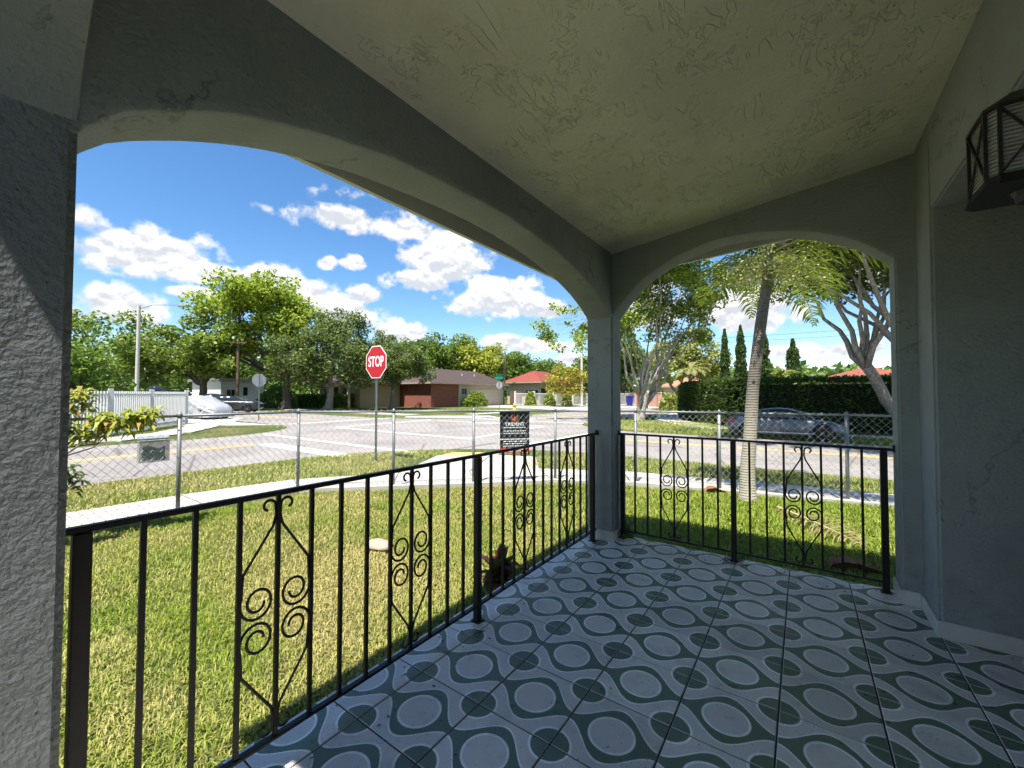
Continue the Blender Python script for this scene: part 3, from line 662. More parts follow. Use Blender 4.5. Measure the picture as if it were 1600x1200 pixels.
def frond(mb_r, L, az, el, curl, hub, nl=34, lw=.028, ll=.42, seed=0, droop=.5, rr=.012):
    """palm frond: rachis into mb_r, returns leaflet quads"""
    R = random.Random(seed); P = []; dirv = Vector((math.cos(az), math.sin(az), 0)); n = 14; p = Vector(hub); ang = el
    for i in range(n + 1):
        P.append(p.copy()); p = p + (dirv * math.cos(ang) + Vector((0, 0, math.sin(ang)))) * (L / n); ang -= curl / n * (.5 + i / n)
    mb_r.tube(P, [rr * (1.6 - 1.35 * i / n) for i in range(n + 1)], 5)
    V = []; side = Vector((-dirv.y, dirv.x, 0))
    for i in range(nl):
        s = .16 + .84 * i / (nl - 1); x = s * n; k = min(int(x), n - 1); q = P[k].lerp(P[k + 1], x - k); t_ = (P[k + 1] - P[k]).normalized()
        len_ = ll * (math.sin(math.pi * min(1, .22 + .8 * s)) ** .7 + .12) * R.uniform(.85, 1.1)
        for sg in (-1, 1):
            d1 = (side * sg * R.uniform(.6, .95) + t_ * R.uniform(.4, .85) + Vector((0, 0, .12 + R.uniform(-.35, .3)))).normalized()
            m = q + d1 * len_ * .5; d2 = (d1 + Vector((0, 0, -droop * R.uniform(.8, 1.5)))).normalized(); e = m + d2 * len_ * .5
            wv = t_.cross(d1).cross(d1).normalized() * lw * .5
            V.append([q - wv * .5, q + wv * .5, m + wv, m - wv]); V.append([m - wv, m + wv, e + wv * .1, e - wv * .1])
    return V
def fronds_build(V, colA, colB, parent, name='leaflets', seed=0):
    A = np.array([[tuple(p) for p in q] for q in V]); n = len(A); r = np.random.default_rng(seed); t_ = r.random((n, 1))
    c = np.asarray(colA) * (1 - t_) + np.asarray(colB) * t_
    return mesh_np(name, A.reshape(-1, 3), np.arange(n * 4).reshape(n, 4), M_LEAF, parent, np.repeat(c, 4, 0))

# ------------------------------------------------------------------ lawn grass
def grass(name, label, regions, seed, keep=None, hmul=1.0):
    r = np.random.default_rng(seed); X = []; Y = []; S = []
    for x0, x1, y0, y1, dens, sz in regions:
        k = int((x1 - x0) * (y1 - y0) * dens); X.append(r.uniform(x0, x1, k)); Y.append(r.uniform(y0, y1, k)); S.append(np.full(k, sz))
    X, Y, S = np.concatenate(X), np.concatenate(Y), np.concatenate(S)
    m = keep(X, Y) if keep else np.ones(len(X), bool); X, Y, S = X[m], Y[m], S[m]
    dry = np.clip(1.9 * (nse(X, Y, .75, 3) * .55 + nse(X, Y, 2.3, 4) * .45) - .50, 0, 1)
    green_zone = np.clip((X + 1.1) / .7, 0, 1) * np.clip((Y + .2) / 1.5, 0, 1)
    nearf = np.clip((Y - 2.0) / 2.5, 0, 1) * np.clip((X + 3.4) / 1.5, 0, 1)
    dry = np.clip(dry * (1 - .85 * np.maximum(green_zone, nearf * .8)), 0, 1)
    if keep is not None and name == 'verge_grass': dry = np.clip(dry * .7 + .25, 0, 1)
    n = len(X); tt = np.clip(dry + .22 * r.normal(size=n), 0, 1)[:, None]
    tall = 1 + .5 * nse(X, Y, 1.6, 9)
    h = S * (.65 + .7 * r.random(n)) * tall * (1 - .3 * dry) * hmul; a = r.uniform(0, 2 * np.pi, n); lean = .35 + .9 * r.random(n)
    d = np.c_[np.cos(a), np.sin(a)]; w = np.c_[-d[:, 1], d[:, 0]] * (S * .085 * (.8 + .5 * r.random(n)))[:, None]
    b = np.c_[X, Y]; p1 = b + d * (h * lean * .35)[:, None]; p2 = b + d * (h * lean * .95)[:, None]
    z0 = np.full(n, GZ - .004); z1 = GZ + h * .62; z2 = GZ + h * (1.02 - .55 * (lean - .35))
    V = np.stack([np.c_[b - w, z0], np.c_[b + w, z0], np.c_[p1 + w * .9, z1], np.c_[p1 - w * .9, z1], np.c_[p2 + w * .12, z2], np.c_[p2 - w * .12, z2]], 1).reshape(-1, 3)
    q = np.arange(n)[:, None] * 6; F = np.concatenate([q + [[0, 1, 2, 3]], q + [[3, 2, 4, 5]]])
    gA = np.array([.085, .16, .012]); gB = np.array([.29, .36, .03]); dA_ = np.array([.52, .43, .17]); u = r.random((n, 1))
    c = (gA * (1 - u) + gB * u) * (1 - tt) + dA_ * (.75 + .4 * u) * tt
    o = mesh_np(name, V, F, M_GRASS, None, np.repeat(c, 6, 0)); tag(o, label, 'grass', kind='stuff'); return o
def inside_fence(X, Y):
    k = np.ones(len(X), bool)
    k &= X > -5.08
    k &= (Y - 2.4) < (X + 5.1) * .99 + .02
    k &= ~((X > -2.3) & (Y > np.interp(X, [-2.2, -1, .6, 2.2, 3.9, 5.6], [5.3, 5.93, 6.25, 6.57, 6.7, 6.8])))
    k &= ~((X > FX0 - .01) & (Y < FY1 + .01) & (Y > FY0))
    return k
grass('lawn_grass', 'short green and straw coloured lawn grass inside the chain link fence',
      [(-2.3, -.2, -1.6, 2.8, 7000, .033), (-5.1, -2.3, -1.6, 2.8, 3600, .038), (-5.1, -.2, 2.8, 6.2, 3000, .042), (-.2, 4.2, 2.65, 6.8, 3000, .056)], 11, inside_fence)
def verge(X, Y):
    k = np.zeros(len(X), bool)
    ox = np.interp(Y, [p[1] for p in outer[:8]], [p[0] for p in outer[:8]])
    k |= (X > -8.45) & (X < ox - .04) & (Y < 5.2)
    oy = np.interp(X, [p[0] for p in outer[7:]], [p[1] for p in outer[7:]])
    k |= (X > -3.9) & (Y > oy + .04) & (Y < 9.05)
    k |= (X > -8.3) & (X < -6.05) & (Y > 4.2) & (Y < 7.2)
    cx, cy, rr_ = -2.6, 3.2, 5.85
    out_arc = ((X < cx) & (Y > cy) & (np.hypot(X - cx, Y - cy) > rr_))
    k &= ~out_arc
    k &= ~((X > -6.1) & (X < -3.9) & (Y > 5.0) & (Y < 7.8))
    return k
grass('verge_grass', 'dry patchy grass strip between the near pavement and the road',
      [(-8.6, -5.5, -3, 7.6, 1100, .06), (-5.5, 6, 5.5, 9.2, 1000, .06)], 12, verge)
def far_verge(X, Y):
    k = ((Y > 16.2) & (Y < 18.1) & (X > -1)) | ((Y > 16.3) & (X > -8.2) & (X < 3) & (X < -1.2 + (Y < 19) * 4) & (np.abs(Y - 19.5) > -1))
    k &= ~((X < -3.6) & (Y < 21) & (np.hypot(X + 3.6, Y - 21) > 4.8))
    k |= (X < -15.9) & (X > -16.4) & (Y < 5)
    return k
grass('far_verge_grass', 'strip of grass under the parked coupe on the far side of the road', [(-8.2, 12, 16.1, 23, 260, .10)], 13, far_verge)

# ------------------------------------------------------------------ chain link fence
fpts = [(-5.11, -4.4), (-5.11, -2.65), (-5.11, -.9), (-5.11, .86), (-5.10, 2.38), (-4.08, 3.42), (-3.16, 4.36), (-2.17, 5.42), (-.93, 6.02), (.33, 6.27), (1.93, 6.60), (3.6, 6.76), (5.4, 6.86)]
FT = .975
fence = thing('chain_link_fence', 'galvanised chain link fence running round the corner lawn', 'fence', (0, 0, 0))
for x, y in fpts:
    p = MB().tube([(x, y, GZ - .1), (x, y, FT - .02)], .024, 10).build('post', M_GALV, fence, smooth=True)
    MB().lathe([(.028, -.02), (.029, .02), (.02, .035), (.008, .05), (.001, .055)], 10, (x, y, FT)).build('post_cap', M_GALV, p, smooth=True)
    for z in (.05, .45, .8):
        MB().tube([(x + .026 * math.cos(k), y + .026 * math.sin(k), z) for k in np.linspace(0, 6.283, 9)], .004, 4).build('tie_band', M_GALV, p)
for a, b in zip(fpts[:-1], fpts[1:]): MB().tube([(*a, FT), (*b, FT)], .0175, 8).build('top_rail', M_GALV, fence, smooth=True)
wv = []; wf = []
wires = MB(); w2 = .047; hz_ = .052; R = random.Random(3)
for a, b in zip(fpts[:-1], fpts[1:]):
    A, B_ = Vector((*a, 0)), Vector((*b, 0)); L = (B_ - A).length; t_ = (B_ - A).normalized(); nrm = Vector((-t_.y, t_.x, 0)); k = int(L / w2)
    for i in range(k):
        pts = []; z = GZ + .06; j = 0
        while z < FT + .05:
            s = (i + ((j + i) % 2)) * L / k; s = min(max(s, .01), L - .01)
            pts.append(A + t_ * s + nrm * (.0025 * (1 if (j + i) % 2 else -1) + .006 * math.sin(s * 3)) + Vector((0, 0, z + .004 * math.sin(s * 5 + z * 3)))); z += hz_; j += 1
        wires.tube(pts, .0027, 3, cap=False)
o = wires.build('wire_mesh', M_WIRE, fence); tag(o, kind='stuff')

# ------------------------------------------------------------------ text helper
def text_mesh(name, txt, size, mat, parent, loc, rx, rz, sx=1.0, ext=.0015, bold=0.0, align='CENTER'):
    cu = bpy.data.curves.new(name, 'FONT'); cu.body = txt; cu.size = size; cu.extrude = ext; cu.align_x = align; cu.align_y = 'CENTER'; cu.offset = bold
    tmp = bpy.data.objects.new(name + '_tmp', cu); COL.objects.link(tmp); dg = bpy.context.evaluated_depsgraph_get()
    me = bpy.data.meshes.new_from_object(tmp.evaluated_get(dg)); bpy.data.objects.remove(tmp); me.materials.clear()
    o = link(name, me, mat, parent); o.location = loc; o.rotation_euler = (rx, 0, rz); o.scale = (sx, 1, 1); return o

# ------------------------------------------------------------------ signs
M_RED = simple('sign_red', (.40, .006, .010), .4, 0, .06, 3); M_SIGNW = simple('sign_white', (.82, .82, .8), .4, 0, .03, 3); M_ALU = simple('sign_back', (.40, .41, .42), .45, .4, .1, 4)
def stop_sign(name, label, x, y, face, total=2.66, tilt=0):
    """face: direction angle the sign looks to"""
    root = thing(name, label, 'stop sign', (x, y, GZ), face + math.pi / 2, 'stop signs at the crossing')   # local -y is the front
    pb = MB(); h = total - .02
    for a, b in (((-.03, .012), (-.012, .022)), ((-.012, .022), (.012, .022)), ((.012, .022), (.03, .012))): pass
    pb.box(-.028, -.018, .006, .032, -.2, h); pb.box(.018, .028, .006, .032, -.2, h); pb.box(-.018, .018, .026, .032, -.2, h); pb.build('post', M_GALV, root)
    zc_ = total - .375; R8 = .375 / math.cos(math.pi / 8)
    def octp(r_, y0, y1): 
        b = MB(); p = [(r_ * math.cos(math.pi / 8 + k * math.pi / 4), zc_ + r_ * math.sin(math.pi / 8 + k * math.pi / 4)) for k in range(8)]
        b.add([(a, y0, c) for a, c in p] + [(a, y1, c) for a, c in p], [tuple(range(8)), tuple(range(8, 16))[::-1]] + [(i, (i + 1) % 8, 8 + (i + 1) % 8, 8 + i) for i in range(8)]); return b
    pl_ = octp(R8, .0, .004).build('plate', M_ALU, root)
    octp(R8 * .995, -.003, -.0005).build('white_border', M_SIGNW, pl_); octp(R8 * .945, -.0052, -.0032).build('red_face', M_RED, pl_)
    text_mesh('lettering', 'STOP', .335, M_SIGNW, pl_, (0, -.0062, zc_), math.pi / 2, 0, .70, .0008, .006)
    for z in (zc_ - .22, zc_ + .22): MB().lathe([(.008, -.0075), (.008, -.006)], 8, (0, 0, z), 'y').build('bolt', M_GALV, pl_)
    return root
stop_sign('stop_sign', 'red octagonal stop sign on steel post just beyond the chain link fence', -6.62, 4.93, math.radians(-90), 2.68)
stop_sign('stop_sign', 'grey back of a stop sign on the grass island near the covered car', -24.78, 10.15, math.radians(180), 2.75)
stop_sign('stop_sign', 'red stop sign seen edge on beside the pale ficus trunk', -4.75, 20.8, math.radians(8), 2.85)
sg = thing('street_name_sign', 'green street name blades above the back of a stop sign across the junction', 'street sign', (-23.64, 32.13, GZ))
MB().box(-.03, .03, -.02, .02, -.2, 3.1).build('post', M_GALV, sg)
MB().box(-.5, .5, -.03, -.022, 3.12, 3.36).build('name_blade', simple('sign_green', (.01, .22, .14), .4), sg); MB().box(-.008, .008, -.48, .48, 3.40, 3.62).build('name_blade', simple('sign_green', (.01, .22, .14), .4), sg)
ob = MB(); R8 = .4; pp = [(R8 * math.cos(math.pi / 8 + k * math.pi / 4), 2.5 + R8 * math.sin(math.pi / 8 + k * math.pi / 4)) for k in range(8)]
ob.add([(a, .022, c) for a, c in pp] + [(a, .027, c) for a, c in pp], [tuple(range(8)), tuple(range(8, 16))[::-1]] + [(i, (i + 1) % 8, 8 + (i + 1) % 8, 8 + i) for i in range(8)]); ob.build('stop_plate_back', M_ALU, sg)
MB().box(-.03, .03, -.021, .0, 3.1, 3.4).build('blade_bracket', M_GALV, sg)

# banner sign hung on the outside of the fence
sx0, sy0 = fpts[6]; sx1, sy1 = fpts[7]; td = Vector((sx1 - sx0, sy1 - sy0)).normalized(); ang = math.atan2(td.y, td.x)
cpt = Vector((sx0, sy0)) + td * .72; ys_ = thing('yard_sign', 'black contractor sign with orange emblem and red band wired to the fence', 'sign', (cpt.x - td.y * .02, cpt.y + td.x * .02, .24), ang)
M_SB = simple('sign_black', (.012, .013, .018), .5, 0, .2, 5); M_OR = simple('sign_orange', (.62, .13, .04), .5, 0, .05, 5)
MB().box(-.27, .27, .0, .004, 0, .72).build('panel', M_SIGNW, ys_)
MB().box(-.262, .262, -.0016, -.0002, .255, .715).build('black_field', M_SB, ys_); MB().box(-.262, .262, -.0016, -.0002, .10, .235).build('black_field', M_SB, ys_)
MB().box(-.262, .262, -.0016, -.0002, .006, .098).build('red_band', simple('sign_redband', (.55, .05, .03), .5, 0, .05, 5), ys_)
em = MB(); 
for s_ in (-1, 0, 1):
    em.add([(s_ * .05 - .012, -.003, .60), (s_ * .05 + .012, -.003, .60), (s_ * .05 + .008, -.003, .66 - abs(s_) * .01), (s_ * .05, -.003, .69 - abs(s_) * .012), (s_ * .05 - .008, -.003, .66 - abs(s_) * .01)], [(0, 1, 2, 3, 4)])
em.add([(-.062, -.003, .60), (.062, -.003, .60), (.035, -.003, .575), (.012, -.003, .555), (0, -.003, .535), (-.012, -.003, .555), (-.035, -.003, .575)], [(0, 6, 5, 4, 3, 2, 1)])
em.build('emblem', M_OR, ys_)
text_mesh('lettering', 'TRIDENT', .078, M_SIGNW, ys_, (0, -.0035, .50), math.pi / 2, 0, 1.1, .0006, .002)
small = MB(); R = random.Random(5)
for z, n_ in ((.445, 7), (.385, 9), (.345, 9), (.205, 8), (.165, 9), (.125, 8), (.065, 7), (.035, 8)):
    x = -.2
    while x < .2:
        w_ = R.uniform(.018, .05); small.box(x, min(x + w_, .21), -.0036, -.0024, z - .008, z + .008); x += w_ + .012
small.build('small_print', M_SIGNW, ys_)

# brochure box hung on the fence
fb = thing('brochure_box', 'grey clear plastic brochure box hanging on the fence at the left', 'box', (-5.17, .62, .42), math.pi / 2)
def mat_clear():
    m, t, p = newmat('cloudy_plastic'); p.inputs['Base Color'].default_value = (.42, .44, .42, 1); p.inputs['Roughness'].default_value = .3
    p.inputs['Alpha'].default_value = .3; return m
MC = mat_clear(); bw, bd, bh = .145, .055, .30
MB().box(-bw, bw, bd - .004, bd, 0, bh).build('back_panel', MC, fb); MB().box(-bw, bw, -bd, -bd + .003, 0, bh * .86).build('front_panel', MC, fb)
for sx_ in (-1, 1): MB().box(min(sx_ * bw, sx_ * (bw - .004)), max(sx_ * bw, sx_ * (bw - .004)), -bd + .0035, bd - .0045, 0, bh).build('side_panel', MC, fb)
MB().box(-bw, bw, -bd, bd, -.004, -.0005).build('bottom', MC, fb)
MB().obox((0, -bd - .02, bh * .88), (0, bd, bh + .015), .31, .006).build('lid', simple('grey_plastic', (.24, .25, .24), .4), fb)
pb_ = MB(); n = 15; R = random.Random(8)
gr = [[(-.115 + .23 * i / n + R.uniform(-.006, .006), R.uniform(-.03, .03), .01 + .20 * j / n * (.85 + .1 * math.sin(i * .45)) + R.uniform(-.008, .008)) for j in range(n + 1)] for i in range(n + 1)]
pb_.add([p for row in gr for p in row], [(i * (n + 1) + j, i * (n + 1) + j + 1, (i + 1) * (n + 1) + j + 1, (i + 1) * (n + 1) + j) for i in range(n) for j in range(n)])
tag(pb_.build('crumpled_bag', simple('crumpled_plastic', (.50, .55, .62), .25, .1, .3, 40), fb), 'crumpled silver plastic bag inside')

# ------------------------------------------------------------------ yard palm
palm = thing('palm_tree', 'palm with pale ringed leaning trunk growing on the lawn behind the fence', 'palm', (0.75, 5.93, GZ))
tp = [(0, 0, -.05), (0, -.02, .12), (0.0, -.02, .42), (.04, -.01, .98), (.08, 0, 1.64), (.13, .02, 2.10), (.21, .06, 2.76), (.28, .09, 3.22)]
def mat_palmtrunk():
    m, t, p = newmat('palm_trunk'); P = objco(t); z = nn(t, 'ShaderNodeSeparateXYZ', {0: P}).outputs[2]
    n_ = noise(t, P, 9, 5); n3 = noise(t, P, 60, 3)
    zz_ = mth(t, 'ADD', z, mth(t, 'MULTIPLY', n_, .03)); ring = mth(t, 'MULTIPLY', mth(t, 'POWER', mth(t, 'ABSOLUTE', mth(t, 'SINE', mth(t, 'MULTIPLY', zz_, 84))), 6), ramp(t, noise(t, P, 24, 3), .3, .55))
    c = mix(t, n3, (.27, .245, .19), (.46, .42, .34)); c = mix(t, mth(t, 'MULTIPLY', ring, .45), c, (.11, .09, .065))
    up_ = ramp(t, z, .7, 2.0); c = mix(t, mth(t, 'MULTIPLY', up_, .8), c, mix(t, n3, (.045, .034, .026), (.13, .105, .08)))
    t.links.new(c, p.inputs['Base Color']); p.inputs['Roughness'].default_value = .9; bump(t, p, ring, .005); return m
tp2 = [tuple(x) for x in np.array(spline([(a, c) for a, b, c in tp], 40))]
pts = [(x, .09 * max(0, z) / 3.2 - .02, z) for x, z in tp2]
rr = [np.interp(z, [0, .15, .6, 1.6, 3.2], [.135, .112, .094, .082, .07]) * (1 + .012 * math.sin(z * 84)) for _, _, z in pts]
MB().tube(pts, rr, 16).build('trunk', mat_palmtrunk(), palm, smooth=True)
hub = (.285, .07, 3.25)
MB().tube([(.275, .068, 3.12), (.285, .07, 3.3), (.29, .07, 3.75)], [.088, .075, .05], 12).build('crownshaft', simple('crownshaft', (.16, .15, .06), .6, 0, .3, 12), palm, smooth=True)
R = random.Random(21)
for k in range(15):
    rb_ = MB(); az = k * 2.399 + R.uniform(-.2, .2); dr_ = math.cos(az) * .816 + math.sin(az) * .578; el = math.radians(R.choice([62, 45, 30, 15, 2]) if dr_ > -.3 else R.choice([70, 55, 42])) ; Lf = R.uniform(1.75, 2.35) * (1.1 if dr_ > .2 else .85)
    V = frond(rb_, Lf, az, el, math.radians(R.uniform(50, 95)), (hub[0], hub[1], hub[2] + .35), 44, .034, .52, k, .8)
    fo = rb_.build('frond', simple('frond_stem', (.30, .30, .09), .5), palm, smooth=True)
    fronds_build(V, (.10, .16, .02), (.30, .33, .06), fo, 'leaflets', k)
fl = []; R = random.Random(4); nf = 1700
ax_ = np.array([[math.cos(a), math.sin(a)] for a in np.linspace(0, 6.28, 9)[:-1]]); r_ = np.random.default_rng(9)
for k in range(8):
    s = r_.random(nf // 8)**.7; spread = .10 + .26 * s
    c = np.c_[hub[0] + ax_[k, 0] * s * .55, hub[1] + ax_[k, 1] * s * .55, hub[2] + .08 + .30 * s - .42 * s**2] + r_.normal(size=(nf // 8, 3)) * (spread * .42)[:, None]
    fl.append(c)
o = leaf_mesh('flower_sprays', np.concatenate(fl), np.full(sum(len(x) for x in fl), .05), (.34, .33, .12), (.52, .47, .22), palm, 2.2); tag(o, 'cream yellow flower sprays under the fronds')

# ------------------------------------------------------------------ shrub at the left edge by the fence
sh = thing('leafy_shrub', 'branching shrub with yellow green and reddish leaves at the left by the fence', 'shrub', (-5.0, -.76, GZ))
def Lc(p): return (p[0] + 5.0, p[1] + .62, p[2] - GZ)
sb = MB(); main = [(0, 0, -.05), (.03, .05, .25), (.0, .12, .5), (.05, .25, .72), (.02, .4, .82)]
sb.tube(main, [.035, .03, .026, .02, .014], 8)
tips = [(-5.0, -.35, 1.02), (-4.95, -.15, 1.12), (-5.0, .05, 1.12), (-4.85, .25, .98), (-4.7, .45, 1.0), (-4.65, .62, 1.0), (-4.9, -.05, .92), (-4.8, .15, .86), (-4.75, .38, .92), (-5.05, .1, 1.28), (-4.7, -.25, .52), (-4.65, -.08, .45), (-4.62, .02, .36), (-4.7, -.35, .35), (-4.66, -.3, .12), (-4.8, -.45, .65), (-4.75, .5, .92)]
allp = []; cols = []
for i, tpt in enumerate(tips):
    s = Vector(main[2] if tpt[2] < .7 else main[4] if i % 2 else main[3]); e = Vector(Lc(tpt)); P = curve_pts(s, e, .4, 5, i, .05); sb.tube(P, [.011, .009, .007, .006, .004, .003], 6)
sb.build('branch', M_BARKD, sh, smooth=True)
r_ = np.random.default_rng(31)
def whorl(c, n, ln, cA, cB, seed):
    V = []; r2 = random.Random(seed)
    for k in range(n):
        a = r2.uniform(0, 6.28); e = r2.uniform(-.5, .7); d = Vector((math.cos(a) * math.cos(e), math.sin(a) * math.cos(e), math.sin(e))); L_ = ln * r2.uniform(.65, 1.15)
        o_ = Vector(c) + Vector((r2.uniform(-1, 1), r2.uniform(-1, 1), r2.uniform(-1, 1))) * .05; sd = d.cross(Vector((0, 0, 1))).normalized(); w_ = L_ * .17
        m = o_ + d * L_ * .5 + Vector((0, 0, .01)); tip = o_ + d * L_ * .95 + Vector((0, 0, -L_ * .28))
        V.append([o_ - sd * .004, o_ + sd * .004, m + sd * w_ + Vector((0, 0, .008)), m - sd * w_ + Vector((0, 0, .008))]); V.append([m - sd * w_ + Vector((0, 0, .008)), m + sd * w_ + Vector((0, 0, .008)), tip + sd * .004, tip - sd * .004])
    return V
up_v, red_v, low_v = [], [], []
for i, tpt in enumerate(tips):
    if tpt[2] > .7:
        for q in range(5): up_v += whorl(Vector(Lc(tpt)) + Vector((random.uniform(-.09, .09), random.uniform(-.1, .1), random.uniform(-.08, .06))), 13, .13, 0, 0, i * 5 + q)
        red_v += whorl(Vector(Lc(tpt)) + Vector((random.uniform(-.1, .1), random.uniform(-.1, .1), -.03)), 11, .11, 0, 0, i + 90)
    else:
        for q in range(4): low_v += whorl(Vector(Lc(tpt)) + Vector((random.uniform(-.06, .06), random.uniform(-.06, .06), random.uniform(-.06, .06))), 12, .11, 0, 0, i * 7 + q)
fronds_build(up_v, (.20, .26, .03), (.42, .40, .05), sh, 'leaves', 1); fronds_build(red_v, (.42, .16, .07), (.46, .30, .06), sh, 'leaves', 2); fronds_build(low_v, (.035, .07, .02), (.09, .15, .03), sh, 'leaves', 3)

# ------------------------------------------------------------------ small plants and litter by the porch
br = thing('dark_red_plant', 'dark red leafy plant growing beside the left railing', 'plant', (-.62, 1.74, GZ)); br.scale = (.85, .85, .85)
V = []; r2 = random.Random(2)
for k in range(120):
    a = r2.uniform(0, 6.28); e = math.radians(r2.uniform(-5, 80)); L_ = r2.uniform(.12, .26); o_ = Vector((r2.uniform(-.06, .06), r2.uniform(-.10, .10), r2.uniform(.0, .20)))
    d = Vector((math.cos(a) * math.cos(e), math.sin(a) * math.cos(e), math.sin(e))); sd = d.cross(Vector((0, 0, 1))).normalized(); w_ = .034; m = o_ + d * L_ * .55; tip = o_ + d * L_ + Vector((0, 0, -.05))
    V += [[o_ - sd * .012, o_ + sd * .012, m + sd * w_, m - sd * w_], [m - sd * w_, m + sd * w_, tip + sd * .005, tip - sd * .005]]
fronds_build(V, (.035, .010, .012), (.13, .035, .035), br, 'leaves', 3)
MB().tube([(0, 0, -.02), (.01, .01, .12), (0, .02, .24)], [.018, .014, .008], 7).build('stem', M_BARK, br, smooth=True)
bp_ = thing('small_green_plant', 'small dark green sprout at the foot of the corner column', 'plant', (.16, 2.668, GZ))
V = []
for a, e, L_, z in ((2.6, 35, .17, .38), (3.4, 5, .17, .36), (.1, 40, .17, .38), (-.7, -55, .15, .40), (-1.6, -60, .16, .38), (1.2, 30, .14, .37), (4.6, -35, .17, .39)):
    e = math.radians(e); d = Vector((math.cos(a) * math.cos(e), math.sin(a) * math.cos(e), math.sin(e))); sd = d.cross(Vector((0, 0, 1))).normalized(); o_ = Vector((-.02, -.04, z)); w_ = .03; m = o_ + d * L_ * .5; tip = o_ + d * L_ + Vector((0, 0, -.02))
    V += [[o_ - sd * .004, o_ + sd * .004, m + sd * w_, m - sd * w_], [m - sd * w_, m + sd * w_, tip + sd * .003, tip - sd * .003]]
fronds_build(V, (.025, .06, .02), (.05, .10, .03), bp_, 'leaves', 5); MB().tube([(0, 0, 0), (.0, -.01, .2), (-.02, -.04, .40)], [.008, .006, .004], 6).build('stem', M_BARK, bp_)
M_DRY = simple('dry_brown', (.20, .09, .05), .85, 0, .45, 14, .004); M_STRAW = simple('dry_straw', (.42, .32, .18), .85, 0, .3, 20)
def sheath(name, label, x, y, L_, w_, rz, grp):
    b = MB(); n_ = 12; m_ = 6; r2 = random.Random(int(x * 100)); vs = []
    for i in range(n_ + 1):
        s = i / n_; ww = w_ * (math.sin(math.pi * (.12 + .8 * s)) ** .6)
        for j in range(m_ + 1):
            a = (j / m_ - .5) * 2.2; vs.append(((s - .5) * L_, math.sin(a) * ww, .03 + .07 * (1 - math.cos(a)) * 1.2 + .03 * math.sin(s * 5) + r2.uniform(-.006, .006)))
    b.add(vs, [(i * (m_ + 1) + j, i * (m_ + 1) + j + 1, (i + 1) * (m_ + 1) + j + 1, (i + 1) * (m_ + 1) + j) for i in range(n_) for j in range(m_)])
    k = len(b.v); b.add([(p[0], p[1], p[2] - .008) for p in vs], [tuple(q[::-1]) for q in b.f[:n_ * m_]])
    o = b.build(name, M_DRY, None, smooth=True); o.location = (x, y, GZ + .015); o.rotation_euler = (0, 0, rz); tag(o, label, 'palm sheath', grp); return o
sheath('fallen_palm_sheath', 'curled brown dried palm sheath lying on the lawn near the right end of the railing', 1.80, 3.72, .42, .10, .35, 'fallen palm sheaths')
sheath('fallen_palm_sheath', 'small brown dried palm sheath lying beside the palm trunk', .30, 6.15, .34, .09, .6, 'fallen palm sheaths')
df = thing('dried_palm_frond', 'dried straw coloured palm frond lying on the lawn', 'palm frond', (1.13, 5.55, GZ + .05), math.atan2(-1.05, .65))
rbm = MB(); V = frond(rbm, 1.45, 0, .05, .10, (0, 0, 0.02), 34, .013, .34, 77, .45, .010); rbm.build('stem', M_STRAW, df); fronds_build(V, (.26, .19, .10), (.44, .34, .19), df, 'leaflets', 6)
stn = MB(); bm = bmesh.new(); bmesh.ops.create_icosphere(bm, subdivisions=2, radius=1); r2 = random.Random(5)
for v_ in bm.verts: v_.co = Vector((v_.co.x * .17, v_.co.y * .11, max(-.2, v_.co.z) * .05)) * r2.uniform(.88, 1.1)
me = bpy.data.meshes.new('flat_stone'); bm.to_mesh(me); bm.free(); o = link('flat_stone', me, simple('pale_stone', (.34, .26, .20), .9, 0, .2, 20), None, True); o.location = (-2.06, 1.64, GZ + .045); tag(o, 'pale flat stone lying in the middle of the lawn', 'stone')
lit = MB(); r2 = random.Random(15)
def crumb(x, y, s):
    a = r2.uniform(0, 6.28); w_ = s * r2.uniform(.3, .6); c, d = math.cos(a) * s, math.sin(a) * s; e, f_ = -math.sin(a) * w_, math.cos(a) * w_; z = .0015
    lit.add([(x - c, y - d, z), (x + e, y + f_, z + s * .5), (x + c, y + d, z + s * .15), (x - e, y - f_, z + s * .35)], [(0, 1, 2, 3)])
for _ in range(70): crumb(r2.uniform(-.15, .12) , r2.uniform(-.4, 2.4), r2.uniform(.003, .012))
for _ in range(60): crumb(r2.uniform(.1, 1.9), r2.uniform(2.40, 2.62), r2.uniform(.003, .012))
for _ in range(45): crumb(r2.gauss(.99, .05), r2.gauss(2.56, .03), r2.uniform(.006, .02))
for _ in range(60): crumb(r2.uniform(.0, 2.0), r2.uniform(-.4, 2.5), r2.uniform(.002, .008))
tag(lit.build('leaf_litter', simple('litter', (.035, .028, .02), .9)), 'dark crumbs of leaf litter scattered on the porch tiles', 'litter', kind='stuff')

